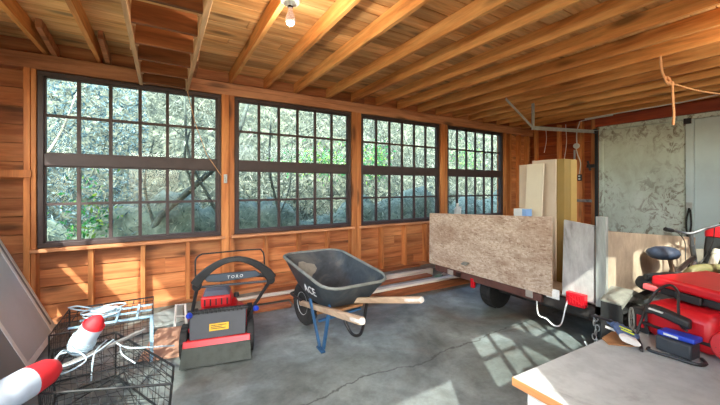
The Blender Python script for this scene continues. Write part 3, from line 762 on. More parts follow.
m=MB(); m.tube(smooth_path([(1.05,2.74,.25),(1.045,2.95,.24),(1.06,3.04,.235),(1.12,3.05,.235),(1.18,3.04,.235),(1.19,2.95,.24),(1.19,2.74,.25)]),.011,8); m.build('nose_guard',M['blacksteel'],t)

# ------------------------------------------------------------------ lawn mower (local: x right, y forward)
t=thing('lawn_mower','red push lawn mower with black rear flap and arched handle','lawn mower',(.367,2.70,0),R(-11.9))
def part(mb,name,mat,par=None,**k): return mb.build(name,mat,par or t,local=True,**k)
m=MB(); dk=[]
for z,g in ((.075,0),(.16,.0),(.195,-.03),(.205,-.08)):
    lp=[]
    for x,y in ((-.195,-.08),(.195,-.08),(.205,.12),(.20,.40),(.14,.52),(0,.56),(-.14,.52),(-.20,.40),(-.205,.12)):
        lp.append((x*(1+g),.2+(y-.2)*(1+g),z))
    dk.append(lp)
m.loft(dk); part(m,'deck',M['mower_red'],bevel=.008)
# rear door with label, red sill and rubber flap
m=MB(); m.hexa([(-.185,-.135,.16),(.195,-.135,.16),(.195,-.11,.16),(-.185,-.11,.16),(-.19,-.095,.345),(.20,-.095,.345),(.20,-.06,.345),(-.19,-.06,.345)]); rd=part(m,'rear_door',M['mower_grey'],bevel=.008)
m=MB(); m.tube([(-.2,-.09,.35),(.21,-.09,.35)],.014,10)
for k in range(12): m.box(-.16+.029*k,-.148+.029*k,-.112,-.085,.335,.362)
part(m,'hinge_rod',M['blacksteel'])
m=MB(); dz=Vector((0,.04,.185)).normalized(); m.hexa([(-.055,-.1335,.215),(.075,-.1335,.215),(.075,-.130,.215),(-.055,-.130,.215),(-.055,-.1265,.262),(.075,-.1265,.262),(.075,-.120,.262),(-.055,-.120,.262)]); lb=part(m,'label',M['yellow'],rd)
m=MB()
for k,(a,b_) in enumerate(((-.045,.06),(-.045,.03),(-.045,.055))):
    z=.252-.011*k; yy=-.1335+(z-.215)/.047*.007-.0015; m.box(a,b_,yy-.0008,yy,z-.0025,z+.0025)
part(m,'label_print',M['black'],lb)
m=MB(); m.hexa([(-.225,-.165,.115),(.225,-.165,.115),(.225,-.10,.115),(-.225,-.10,.115),(-.225,-.145,.165),(.225,-.145,.165),(.225,-.09,.165),(-.225,-.09,.165)]); part(m,'deck_lip',M['mower_red'],bevel=.006)
m=MB(); m.hexa([(-.235,-.225,.012),(.235,-.225,.012),(.235,-.21,.012),(-.235,-.21,.012),(-.225,-.17,.125),(.225,-.17,.125),(.225,-.155,.125),(-.225,-.155,.125)]); part(m,'rubber_flap',M['mower_flap'],bevel=.004)
# wheels
for (x,y,r) in ((-.226,-.03,.12),(.226,-.03,.12),(-.226,.44,.095),(.226,.44,.095)):
    m=MB(); m.lathe([(.04,-.022),(r*.8,-.026),(r*.97,-.022),(r,-.012),(r,.012),(r*.97,.022),(r*.8,.026),(.04,.022)],(x,y,r),(1,0,0),28)
    for k in range(24):
        a=k*math.tau/24; m.obox((x,y+(r-.001)*math.cos(a),r+(r-.001)*math.sin(a)),(.04,.008,.012),(a,0,0))
    wl=part(m,'wheel',M['rubber'])
    m=MB(); m.lathe([(0,-.028),(r*.35,-.03),(r*.62,-.022),(r*.66,0),(r*.62,.022),(r*.35,.03),(0,.028)],(x,y,r),(1,0,0),20); part(m,'hub_cap',M['mower_grey'],wl)
# height brackets left side in red
for s_ in (-1,1):
    m=MB(); m.obox((s_*.192,.02,.235),(.02,.16,.12),(R(-14),0,0)); part(m,'side_bracket',M['mower_red'],bevel=.006)
# engine
m=MB(); m.lathe([(0,.20),(.12,.20),(.13,.23),(.13,.30),(.11,.345),(0,.345)],(0,.22,0),seg=20,sy=1.1); en=part(m,'engine',M['mower_red'])
m=MB(); m.box(-.135,.085,.06,.26,.315,.405); part(m,'engine_shroud',M['mower_red'],en,bevel=.015)
m=MB()
for k in range(5): m.box(-.11+.04*k,-.10+.04*k,.055,.062,.335,.385)
part(m,'shroud_vents',M['black'],en)
m=MB(); m.hexa([(-.125,.06,.405),(.08,.06,.405),(.08,.25,.405),(-.125,.25,.405),(-.105,.09,.445),(.05,.09,.445),(.05,.22,.445),(-.105,.22,.445)]); part(m,'engine_cover',M['engine_cap'],en,bevel=.01)
m=MB(); m.lathe([(0,0),(.022,0),(.022,.02),(.018,.03),(0,.03)],(.12,.2,.345)); part(m,'fuel_cap',M['black'],en)
# handle
for s_ in (-1,1):
    m=MB(); m.tube([(s_*.200,-.045,.20),(.045+s_*.215,-.09,.36),(.12+s_*.25,-.15,.55)],.0125,10); part(m,'lower_tube',M['blacksteel'])
    m=MB(); m.lathe([(0,0),(.016,.003),(.022,.015),(.016,.034),(0,.037)],(.04+s_*.218,-.095,.335),(s_*.6,-1,0),14); part(m,'knob',M['blue'])
    m=MB(); m.lathe([(0,-.02),(.03,-.02),(.034,0),(.03,.02),(0,.02)],(.12+s_*.252,-.15,.555),(0,1,.2),14); part(m,'handle_joint',M['blacksteel'])
m=MB(); m.tube([(-.13,-.155,.545),(.37,-.155,.545)],.009,8); part(m,'cross_tube',M['mower_grey'])
arcf=lambda u:(-.145+.53*u, -.16-.05*math.sin(math.pi*u), .565+.175*math.sin(math.pi*u)**.8)
pts=arc(17,arcf); m=MB()
loops=[]
for i,p_ in enumerate(pts):
    p_=Vector(p_); a=Vector(pts[max(0,i-1)]); b_=Vector(pts[min(16,i+1)]); tg=(b_-a).normalized(); nv=Vector((0,1,0)).cross(tg).normalized()
    w_=.017+.016*abs(1-2*i/16)**1.5
    loops.append([p_+nv*w_+Vector((0,-.02,0)),p_+nv*w_+Vector((0,.02,0)),p_-nv*w_+Vector((0,.02,0)),p_-nv*w_+Vector((0,-.02,0))])
m.loft(loops); part(m,'arch_grip',M['black'],bevel=.006)
m=MB(); m.tube(smooth_path([(-.14,-.15,.55),(-.145,-.14,.70),(-.14,-.13,.745),(-.11,-.125,.77),(-.06,-.125,.775),(.26,-.125,.785),(.31,-.125,.77),(.325,-.13,.73),(.33,-.14,.65),(.35,-.15,.57)],5),.0055,8); part(m,'bail_bar',M['blacksteel'])
m=MB(); m.prism([(-.065,-.185,.585),(.02,-.185,.575),(.27,-.185,.59),(.30,-.185,.61),(.26,-.185,.640),(-.055,-.185,.635),(-.09,-.185,.615)],(0,.018,0)); cs=part(m,'console',M['console'],bevel=.006)
Mw=WM[t.as_pointer()]
text('TORO',.030,Mw@frame_M((.12,-.1865,.608),(1,0,.03),(0,0,1)),M['cloudy'],cs,'lettering',.0005,.2,1.5)
m=MB(); m.tube([(.27,-.16,.60),(.345,-.155,.59)],.016,8); m.tube([(.31,-.17,.625),(.35,-.15,.56)],.012,8); part(m,'lever',M['blacksteel'])

# ------------------------------------------------------------------ crab traps, buoys, rope
def mesh_panel(m,a,b,c,d,nu,nv,r=.0017):
    """wire grid on quad a-b-c-d"""
    a,b,c,d=map(Vector,(a,b,c,d))
    P=lambda u,v:(a*(1-u)+b*u)*(1-v)+(d*(1-u)+c*u)*v
    for i in range(nu+1): m.tube([P(i/nu,0),P(i/nu,.5),P(i/nu,1)],r,4)
    for j in range(nv+1): m.tube([P(0,j/nv),P(.5,j/nv),P(1,j/nv)],r,4)
def diag_panel(m,a,b,c,d,n,r=.0017):
    a,b,c,d=map(Vector,(a,b,c,d)); P=lambda u,v:(a*(1-u)+b*u)*(1-v)+(d*(1-u)+c*u)*v
    for i in range(-n,n+1):
        u0,u1=i/n,i/n+1
        for s_ in (0,1):
            lo=max(0,-u0); hi=min(1,1-u0)
            if hi-lo>.05:
                p0,p1=(u0+lo,lo),(u0+hi,hi)
                if s_: p0,p1=(1-p0[0],p0[1]),(1-p1[0],p1[1])
                m.tube([P(*p0),P(*p1)],r,4)
zt=.28
top=[(-.50,2.10),(.037,1.87),(.05,2.05),(-.27,2.72),(-.57,2.62)]
cen=Vector((-.27,2.3,0))
bot=[tuple((Vector((x,y,0))-cen)*.93+cen)[:2] for x,y in top]
t=thing('crab_trap','nearer black wire crab trap with a diamond mesh lid','crab trap',(-.27,2.3,0))
m=MB(); m.tube([(x,y,zt) for x,y in top],.0065,6,True); m.tube([(x,y,.008) for x,y in bot],.0065,6,True)
for (x,y),(x2,y2) in zip(top,bot): m.tube([(x,y,zt),(x2,y2,.008)],.006,6)
m.build('rim_frame',M['wire_black'],t)
m=MB()
for i in range(5):
    a,b_=top[i],top[(i+1)%5]; c_,d_=bot[(i+1)%5],bot[i]; n=max(3,int((Vector(a)-Vector(b_)).length/.065))
    mesh_panel(m,(*a,zt),(*b_,zt),(*c_,.01),(*d_,.01),n,4)
m.build('side_mesh',M['wire_black'],t)
m=MB(); q=[(*top[0],zt),(*top[1],zt),(*top[2],zt),(*top[3],zt),(*top[4],zt)]
mesh_panel(m,q[0],q[1],q[3],q[4],7,7); diag_panel(m,q[0],q[1],q[3],q[4],4); mesh_panel(m,q[1],q[2],q[3],q[3],3,6)
m.build('lid_mesh',M['wire_black'],t)
m=MB(); mesh_panel(m,(*bot[0],.012),(*bot[1],.012),(*bot[3],.012),(*bot[4],.012),7,7); m.build('floor_mesh',M['wire_black'],t)
m=MB(); m.tube([(-.42,2.15,.02),(-.12,2.0,.15),(-.2,2.4,.15),(-.45,2.45,.02)],.004,5,True)
mesh_panel(m,(-.42,2.15,.03),(-.12,2.02,.03),(-.12,2.08,.16),(-.40,2.22,.16),7,4,.0018); m.build('inner_funnel',M['wire_black'],t)
m=MB(); m.bar((-.47,2.32,zt+.012),(-.13,2.62,zt+.012),.03,.012); m.bar((-.44,2.30,zt+.024),(-.10,2.60,zt+.03),.016,.01); m.build('lid_strut',M['lumber_grey'],t)
t=thing('crab_trap','farther square wire crab trap with pale blue bars behind the diamond-lidded one','crab trap',(-.34,3.05,0))
x0,x1,y0,y1,zt2=-.62,-.07,2.80,3.33,.31
m=MB(); 
for z in (.008,zt2): m.tube([(x0,y0,z),(x1,y0,z),(x1,y1,z),(x0,y1,z)],.006,6,True)
for x,y in ((x0,y0),(x0,y1)): m.tube([(x,y,0),(x,y,zt2)],.006,6)
m.build('rim_frame',M['wire_black'],t)
m=MB(); mesh_panel(m,(x0,y0,0),(x0,y1,0),(x0,y1,zt2),(x0,y0,zt2),11,7); mesh_panel(m,(x0,y1,0),(x1,y1,0),(x1,y1,zt2),(x0,y1,zt2),12,6); mesh_panel(m,(x0,y0,0),(x1,y0,0),(x1,y0,zt2),(x0,y0,zt2),10,6); mesh_panel(m,(x1,y0,0),(x1,y1,0),(x1,y1,zt2),(x1,y0,zt2),8,5); m.build('side_mesh',M['wire_black'],t)
m=MB(); mesh_panel(m,(x0,y0,zt2),(x1,y0,zt2),(x1,y1,zt2),(x0,y1,zt2),8,5,.003); m.build('lid_mesh',M['wire_black'],t)
m=MB(); m.bar((x1,y0,0),(x1,y0,zt2+.02),.022,.022,(1,0,0)); m.bar((x0+.08,y0+.06,zt2+.006),(x1,y0+.02,zt2+.006),.012,.012)
m.bar((x0+.12,y0+.18,zt2+.006),(x1,y0+.17,zt2+.006),.012,.012); m.bar((x0+.12,y0+.30,zt2+.006),(x1,y0+.30,zt2+.006),.012,.012)
for x in (-.4,-.28,-.16): m.bar((x,y0,zt2+.014),(x,y0+.32,zt2+.014),.012,.01)
m.build('pale_bar',M['wire_blue'],t)
# buoys
def buoy(label,tip,tail,r,red_len):
    tip,tail=Vector(tip),Vector(tail); ax_=(tail-tip); L=ax_.length; ax_.normalize()
    t=thing('buoy',label,'buoy',tuple((tip+tail)/2))
    m=MB(); m.lathe([(0,0),(r*.30,.004),(r*.62,.022),(r*.88,.06),(r*.97,red_len*.8),(r,red_len),(0,red_len)],tip,ax_,24); m.build('red_end',M['buoy_red'],t)
    m=MB(); m.lathe([(0,red_len),(r,red_len),(r,L-.10),(r*.9,L-.05),(r*.6,L-.012),(r*.2,L),(0,L)],tip,ax_,24); m.build('white_body',M['buoy_white'],t)
    return t
buoy('red-tipped white buoy lying on the farther trap, rope wound at its foot',(-.318,2.43,.50),(-.440,2.50,.285),.057,.068)
buoy('red and white buoy in the lower left corner, its red half on the near trap',(-.452,2.20,.355),(-.625,1.94,.355),.071,.15)
def rope_coil(label,c,rx,ry,n,r,jit,mat,axis=(0,0,1),seed=1):
    rnd=random.Random(seed); q=Vector((0,0,1)).rotation_difference(Vector(axis).normalized()); pts=[]
    ph=[rnd.uniform(0,6) for _ in range(4)]
    for k in range(n*14):
        a=k*math.tau/14; f_=1+.22*math.sin(a*.37+ph[0])+.12*math.sin(a*.81+ph[1])
        p=Vector((rx*f_*math.cos(a)+jit*math.sin(a*.23+ph[2]),ry*f_*math.sin(a)+jit*math.cos(a*.31+ph[3]),.012+.03*(.5+.5*math.sin(a*.47+ph[1]))))
        pts.append(Vector(c)+q@p)
    m=MB(); m.tube(pts,r,5); return tag(m.build('rope_coil',mat),label,'rope')
rope_coil('loose coil of pale rope beyond the red-tipped buoy, at the wall',(-.37,2.98,.335),.085,.06,10,.0045,.03,M['rope'],seed=3)
# rope wound round the first buoy foot and trailing over the near trap
ax0=Vector((-.318,2.43,.50)); ax1=Vector((-.440,2.50,.285)); dd=(ax1-ax0).normalized(); u_=dd.orthogonal().normalized(); v_=dd.cross(u_)
pts=[]
for k in range(8*12):
    a=k*math.tau/12; s_=.15+.085*k/96+.006*math.sin(k); pts.append(ax0+dd*s_+(u_*math.cos(a)+v_*math.sin(a))*(.061-.02*max(0,(s_-.20)/.05)+.003*math.sin(k*.7)))
pts+=smooth_path([pts[-1],(-.47,2.37,.36),(-.50,2.30,.31),(-.44,2.22,.30),(-.36,2.30,.31),(-.42,2.40,.33),(-.50,2.42,.32),(-.46,2.30,.305),(-.34,2.35,.315),(-.26,2.5,.32)])
m=MB(); m.tube(pts,.0045,5); tag(m.build('rope_coil',M['rope']),'pale rope wound around the foot of the red-tipped buoy','rope')
m=MB(); m.tube(smooth_path([(-.26,2.52,.30),(-.22,2.42,.31),(-.16,2.34,.31),(-.02,2.30,.30),(.06,2.36,.26)]),.0045,6)
m.tube(smooth_path([(-.22,2.42,.312),(-.20,2.30,.302),(-.13,2.16,.295)]),.004,6); m.tube(smooth_path([(-.30,2.56,.302),(-.33,2.42,.31),(-.33,2.30,.302),(-.335,2.28,.2)]),.004,6)
tag(m.build('rope_length',M['rope']),'knotted white rope draped across the lid of the near trap','rope')
m=MB(); m.tube(smooth_path([(-.62,3.3,.33),(-.55,3.2,.36),(-.45,3.12,.35),(-.40,3.2,.33)]),.006,6); m.tube(smooth_path([(-.60,3.25,.335),(-.5,3.10,.35),(-.42,3.1,.34)]),.006,6)
tag(m.build('rope_length',M['rope']),'pale rope strands hanging at the back of the farther trap','rope')

# scrap between the traps and the mower
m=MB(); m.obox((.03,3.05,.012),(.26,.55,.02),(0,0,R(-12))); tag(m.build('cardboard_sheet',M['cardboard']),'brown cardboard sheet on the floor between the traps and mower','cardboard')
m=MB(); m.prism([(-.10,3.47,.0),(.16,3.56,.0),(.16,3.56,.13),(-.10,3.47,.11)],(.0,.004,0)); m.prism([(-.10,3.47,.0),(.16,3.56,.0),(.18,3.48,.004),(-.08,3.39,.004)],(0,0,.003))
tag(m.build('metal_flashing',M['steel']),'bent strip of shiny sheet metal standing near the wall','sheet metal')
t=thing('wire_stand','small white metal frame standing left of the mower','frame',(.14,3.3,0))
m=MB(); m.tube([(.09,3.36,0),(.10,3.36,.20),(.17,3.33,.20),(.18,3.30,0)],.010,8); m.build('hoop',M['white'],t)
m=MB(); m.tube([(.097,3.36,.1),(.175,3.315,.1)],.006,6); m.build('rung',M['white'],t)

# ------------------------------------------------------------------ panels leaning on the left wall
def lean_panel(label,yend,xfoot,top,thick,mat,ln,off=0):
    ang=math.atan2(.31,.72)
    t=thing('storm_screen',label,'panel',(xfoot,yend-ln/2,0))
    ux=Vector((-math.sin(ang),0,math.cos(ang))); nx=Vector((math.cos(ang),0,math.sin(ang)))
    A=Vector((xfoot,yend,.004)); B=Vector((xfoot,yend-ln,.004))
    def q(u0,u1,y0,y1,d0,d1):
        return [Vector((0,y,0))+Vector((xfoot,0,.004))+ux*u+nx*d for (u,y,d) in ((u0,y0,d0),(u0,y1,d0),(u0,y1,d1),(u0,y0,d1),(u1,y0,d0),(u1,y1,d0),(u1,y1,d1),(u1,y0,d1))]
    e=.042
    m=MB(); m.hexa(q(e,top-e,yend-ln+e,yend-e,.003,thick-.003)); m.build('sheet',mat,t)
    m=MB(); m.hexa(q(0,e,yend-ln,yend,0,thick)); m.hexa(q(top-e,top,yend-ln,yend,0,thick)); m.hexa(q(e,top-e,yend-e,yend,0,thick)); m.hexa(q(e,top-e,yend-ln,yend-ln+e,0,thick)); m.build('edging',M['alu'],t,bevel=.002)
lean_panel('dark panel with pale edging leaning at the back of the leaning stack, by the wall',3.92,-.845,1.22,.022,M['panel_dark'],1.6)
lean_panel('tall grey panel with pale edging leaning in front of the dark back one',3.70,-.80,1.22,.024,M['panel_grey'],1.5)
lean_panel('grey-brown panel with double pale edge leaning before the tall grey panel',2.95,-.745,1.15,.024,M['panel_dark'],1.3)
lean_panel('panel with pale edge close against the double-edged one, nearer the camera',2.90,-.712,1.15,.022,M['panel_dark'],1.3)
lean_panel('nearest leaning panel in the bottom left corner with a pale edge',2.42,-.652,.85,.024,M['panel_dark'],.9)
lean_panel('leaning panel just behind the nearest one in the bottom left corner',2.46,-.682,.9,.022,M['panel_grey'],.9)

# ------------------------------------------------------------------ table at the right
t=thing('work_table','white painted plywood work table with an orange plywood edge','table',(1.6,.2,0))
m=MB(); m.hexa([(.80,-.12,.735),(2.55,-.12,.735),(2.55,.46,.735),(.80,.535,.735),(.80,-.12,.75),(2.55,-.12,.75),(2.55,.46,.75),(.80,.535,.75)]); tp=m.build('tabletop',M['tablewhite'],t)
m=MB(); m.hexa([(.797,-.12,.728),(.803,-.12,.728),(.803,.537,.728),(.797,.537,.728),(.797,-.12,.7485),(.803,-.12,.7485),(.803,.537,.7485),(.797,.537,.7485)]); m.build('plywood_edge',M['ply_edge'],tp)
m=MB(); m.box(.806,.822,-.11,.50,.03,.727); m.build('end_panel',M['tablewhite'],t,bevel=.002)
m=MB(); m.box(.84,2.5,.40,.42,.08,.727); m.build('back_panel',M['tablewhite'],t)
for x,y in ((.845,.475),(.845,-.09),(2.44,.40),(2.44,-.09)):
    m=MB(); m.box(x-.02,x+.02,y-.02,y+.02,0,.727); m.build('leg',M['tablewhite'],t,bevel=.003)
# red tool cases
def rbox(m,c,s,rz,rx=0,ry=0): m.obox(c,s,(rx,ry,rz))
t=thing('tool_case','lower red plastic case with a black carry handle on the work table','case',(1.50,.33,.75))
m=MB(); m.obox((1.50,.345,.812),(.22,.185,.12),(0,0,R(-12))); m.build('body',M['red'],t,bevel=.028)
m=MB(); m.obox((1.50,.345,.79),(.226,.191,.010),(0,0,R(-12))); m.build('seam_band',M['black'],t,bevel=.003)
hx=lambda s_,z,out:(1.386-out-.207*.02*s_+.0, .365-.075*s_*1.0, z)
m=MB(); m.loft([[Vector((1.385-o_,y,z+dz)) for o_,dz in ((0,-.016),(.03,-.012),(.03,.012),(0,.016))] for y,z in ((.437,.852),(.417,.857),(.385,.851),(.352,.842),(.33,.836))]); hd=m.build('handle',M['black'],t,bevel=.006)
m=MB(); m.bar((1.352,.425,.862),(1.352,.39,.858),.004,.008,(1,0,0)); m.build('handle_mark',M['alu'],hd)
t=thing('tool_case','upper red case with a black underside tilted on the lower red case','case',(1.55,.33,.885))
MR=Matrix.Rotation(R(-14),4,'Z')@Matrix.Rotation(R(2),4,'X')@Matrix.Rotation(R(1),4,'Y')
m=MB(); m.obox((1.60,.305,.920),(.30,.25,.034),M=MR); m.build('lid',M['red'],t,bevel=.010)
m=MB(); m.obox((1.605,.300,.888),(.275,.225,.030),M=MR); m.build('base',M['black'],t,bevel=.008)
m=MB(); m.obox((1.467,.36,.892),(.012,.07,.026),M=MR); m.build('latch',M['black'],t,bevel=.004)
m=MB(); m.obox((1.50,.462,.896),(.03,.045,.020),M=MR); m.build('side_clip',plain('pink_red_plastic',srgb(214,92,92),.5),t,bevel=.004)
t=thing('metal_ring','thin grey metal ring standing on edge at the far side of the work table','ring',(1.40,.487,.75))
m=MB(); m.tube([(1.40+.016*math.cos(a),.487+.012*math.cos(a),.793+.042*math.sin(a)) for a in [k*math.tau/28 for k in range(28)]],.003,6,True); m.build('hoop',M['fender'],t)
m=MB()
for k in range(4):
    a=k*math.pi/4+.2; m.tube([(1.40-.016*math.cos(a),.487-.012*math.cos(a),.793-.042*math.sin(a)),(1.40+.016*math.cos(a),.487+.012*math.cos(a),.793+.042*math.sin(a))],.0009,4)
m.build('spokes',M['fender'],t)
t=thing('battery_charger','small black charger with a bright blue top lying before the red cases','charger',(1.31,.35,.75))
m=MB(); m.obox((1.335,.352,.774),(.055,.085,.044),(0,0,R(-8))); m.build('body',M['mower_grey'],t,bevel=.005)
m=MB(); m.obox((1.345,.350,.804),(.05,.09,.015),(R(-3),0,R(-8))); bt=m.build('top',M['blue'],t,bevel=.004)
m=MB(); m.obox((1.321,.363,.804),(.003,.035,.006),(0,0,R(-8))); m.build('mark',M['cloudy'],bt)
m=MB(); m.tube(smooth_path([(1.29,.405,.758),(1.275,.40,.757),(1.28,.35,.757),(1.285,.30,.757),(1.31,.285,.757),(1.34,.30,.757)]),.0045,6); m.build('wire_foot',M['black'],t)
t=thing('work_glove','blue and grey work glove with yellow-green stripes on the work table','glove',(1.29,.475,.75))
# glove: palm, four fingers, thumb, cuff
MG=frame_M((1.285,.468,.785),(-.79,-.61,-.16),(.55,-.72,-.34))@Matrix.Scale(.80,4)
def gl(p): return MG@Vector(p)
m=MB(); m.loft([[gl((x,y*wd_,z*th)) for y,z in ((-1,-.3),(-.6,-1),(.6,-1),(1,-.3),(1,.3),(.6,1),(-.6,1),(-1,.3))] for x,wd_,th in ((-.03,.034,.012),(0,.038,.014),(.025,.036,.013),(.045,.030,.011))]); pm=m.build('palm',M['glove'],t,bevel=.002)
for k,(y,L_) in enumerate(((-.028,.030),(-.0095,.036),(.0095,.034),(.027,.026))):
    m=MB(); m.tube([gl((-.025,y,0)),gl((-.03-L_*.5,y*1.1,-.002)),gl((-.03-L_,y*1.15,-.008)),gl((-.036-L_,y*1.15,-.010))],[.0095,.0095,.008,.004],8); m.build('finger',M['glove'],t)
m=MB(); m.tube([gl((.01,.032,0)),gl((-.01,.05,-.003)),gl((-.025,.058,-.006)),gl((-.030,.06,-.007))],[.010,.0095,.008,.004],8); m.build('thumb',M['glove'],t)
m=MB(); m.loft([[gl((x,y*wd_,z*th)) for y,z in ((-1,-.3),(-.6,-1),(.6,-1),(1,-.3),(1,.3),(.6,1),(-.6,1),(-1,.3))] for x,wd_,th in ((.044,.032,.012),(.058,.035,.013),(.068,.036,.012))]); m.build('cuff',M['glove_white'],t,bevel=.002)
m=MB()
for x in (.0,.022): m.obox(gl((x,0,.0145)),(.007,.045,.003),M=MG.to_3x3().to_4x4())
m.build('stripe',M['yellow_green'],t)
t=thing('leather_pad','tan leather scrap lying under the work glove','leather',(1.27,.49,.75))
m=MB(); m.prism([(1.22,.485,.751),(1.28,.43,.751),(1.36,.45,.751),(1.40,.49,.751),(1.33,.52,.751),(1.25,.515,.751)],(0,0,.004)); m.build('sheet',M['tan'],t)
m=MB(); m.tube(smooth_path([(1.22,.53,.83),(1.30,.50,.80),(1.36,.47,.765),(1.30,.43,.757),(1.25,.41,.757)]),.005,6)
m.tube(smooth_path([(1.34,.455,.757),(1.38,.45,.82),(1.45,.44,.89),(1.44,.40,.93),(1.41,.37,.92),(1.375,.36,.88),(1.372,.355,.83),(1.33,.33,.83)]),.004,6)
tag(m.build('charger_cord',M['black']),'black cord looping over the red cases from the charger','cord')
m=MB(); m.tube(smooth_path([(1.40,.27,.80),(1.39,.25,.765),(1.40,.22,.757),(1.45,.18,.757)]),.008,6); tag(m.build('cable_bundle',M['black']),'black cable at the right of the lower red case','cable')
t=thing('tape_reel','round red plastic reel at the right edge of the work table','reel',(1.45,.25,.75))
m=MB(); m.lathe([(0,0),(.042,0),(.046,.006),(.046,.026),(.042,.032),(0,.032)],(1.40,.245,.797),(-1,.1,.1),22); m.build('disc',M['red'],t); m=MB(); m.lathe([(0,0),(.012,0),(.012,.006),(0,.006)],(1.368,.248,.80),(-1,.1,.1),12); m.build('hub',M['black'],t)
t=thing('drill_case','dark box with red patches leaning left of the lower red case','case',(1.44,.46,.75))
m=MB(); m.obox((1.475,.463,.79),(.10,.05,.08),(0,0,R(-12))); m.build('body',M['darkcloth'],t,bevel=.006)
m=MB(); m.obox((1.423,.47,.79),(.006,.02,.04),(0,0,R(-12))); m.build('patch',M['red'],t)

# ------------------------------------------------------------------ behind the table: bike and stored things
t=thing('bicycle','dark bicycle with a padded saddle parked beside the trailer','bicycle',(3.75,1.0,0))
BY=1.0
def wheelb(x,r):
    m=MB(); m.tube([(x+r*math.cos(a),BY,r+r*math.sin(a)) for a in [k*math.tau/36 for k in range(36)]],.022,8,True); w_=m.build('wheel',M['rubber'],t)
    m=MB()
    for k in range(20):
        a=k*math.tau/20; m.tube([(x,BY+.02*(-1)**k,r),(x+(r-.02)*math.cos(a+.2*(-1)**(k//2)),BY,r+(r-.02)*math.sin(a+.2*(-1)**(k//2)))],.0015,4)
    m.build('spokes',M['steel'],w_); m=MB(); m.tube([(x,BY-.05,r),(x,BY+.05,r)],.015,8); m.build('hub',M['steel'],w_)
wheelb(3.60,.25); wheelb(4.50,.25)
m=MB(); m.tube([(3.66,BY,.60),(3.92,BY,.27)],.017,8); m.tube([(3.74,BY,.52),(4.20,BY,.60)],.019,8); m.tube([(3.92,BY,.27),(4.24,BY,.55)],.021,8)
for s_ in (-1,1): m.tube([(3.92,BY+.02*s_,.27),(3.60,BY+.045*s_,.25)],.010,6); m.tube([(3.72,BY+.02*s_,.55),(3.60,BY+.045*s_,.25)],.010,6)
m.build('frame',M['bike_paint'],t)
m=MB(); m.tube([(4.18,BY,.72),(4.27,BY,.52)],.02,8)
for s_ in (-1,1): m.tube([(4.27,BY+.05*s_,.54),(4.50,BY+.05*s_,.25)],.013,8)
m.build('fork',M['bike_pale'],t)
m=MB(); m.tube([(3.60,BY,.68),(3.70,BY,.52)],.016,8); m.build('seat_post',M['bike_brown'],t)
m=MB(); m.loft([[Vector((x,BY+w_*math.cos(a),z+h_*math.sin(a))) for a in [k*math.tau/12 for k in range(12)]] for x,w_,h_,z in ((3.36,.05,.03,.725),(3.39,.09,.05,.725),(3.48,.105,.055,.72),(3.58,.08,.05,.715),(3.70,.045,.035,.705),(3.76,.025,.02,.70))]); m.build('saddle',M['seat_blue'],t,sharp=60)
m=MB(); m.tube([(4.18,BY,.72),(4.15,BY,.83)],.015,8); m.tube(smooth_path([(4.00,BY+.10,.86),(4.10,BY+.06,.84),(4.15,BY,.83),(4.24,BY-.08,.88),(4.36,BY-.16,.92)]),.013,8); hb=m.build('handlebar',M['bike_pale'],t)
for a,b_ in (((4.02,BY+.095,.855),(3.94,BY+.12,.87)),((4.34,BY-.15,.915),(4.46,BY-.22,.95))):
    m=MB(); m.tube([a,b_],.019,8); m.build('grip',M['black'],hb)
m=MB(); m.tube(smooth_path([(4.3,BY-.12,.90),(4.33,BY-.1,.75),(4.33,BY-.05,.6),(4.25,BY,.5)]),.004,5); m.tube(smooth_path([(4.05,BY+.08,.86),(4.22,BY+.06,.74),(4.0,BY,.6)]),.004,5); m.build('brake_cable',M['black'],t)
m=MB(); m.tube([(3.88,BY-.04,.27),(3.92,BY-.06,.27),(4.02,BY-.07,.16)],.009,6); m.obox((4.03,BY-.11,.155),(.08,.08,.02)); m.lathe([(0,0),(.07,0),(.07,.006),(0,.006)],(3.92,BY-.045,.27),(0,1,0),24); m.build('crank',M['steel'],t)
# dark roll on the fender/behind table, tote with load
t=thing('storage_tote','dark storage tote on the floor behind the work table','tote',(3.05,.62,0))
m=MB(); m.loft([[(2.72,.52,0),(3.55,.42,0),(3.55,.78,0),(2.72,.84,0)],[(2.68,.50,.505),(3.60,.40,.505),(3.60,.80,.505),(2.68,.86,.505)]]); m.build('body',M['tote'],t,bevel=.01)
m=MB(); m.loft([[(2.66,.49,.505),(3.62,.39,.505),(3.62,.81,.505),(2.66,.87,.505)],[(2.67,.50,.53),(3.61,.40,.53),(3.61,.80,.53),(2.67,.86,.53)]]); m.build('lid',M['darkcloth'],t,bevel=.006)
t=thing('strapped_roll','dark rolled bundle with a strap lying behind the upper red case','bundle',(2.95,.8,.485))
m=MB(); m.tube(smooth_path([(2.93,.98,.565),(3.05,.90,.575),(3.18,.83,.582),(3.32,.74,.585)]),[.03]+[.05]*17+[.03],12); m.tube(smooth_path([(2.90,.93,.625),(3.02,.86,.638),(3.28,.70,.64)]),.020,8); m.build('roll',M['darkcloth'],t)
m=MB(); m.tube([(3.10+.028*math.cos(a),.87+.047*math.cos(a),.578+.056*math.sin(a)) for a in [k*math.tau/14 for k in range(14)]],.006,6,True); m.build('strap',M['pale_pipe'],t)
m=MB(); m.tube(smooth_path([(2.97,.745,.53),(2.975,.742,.62),(3.01,.73,.685),(3.10,.69,.71),(3.3,.60,.70),(3.50,.52,.70)]),.030,12); tag(m.build('hose',M['olive']),'olive bent hose arching above the upper red case','hose')
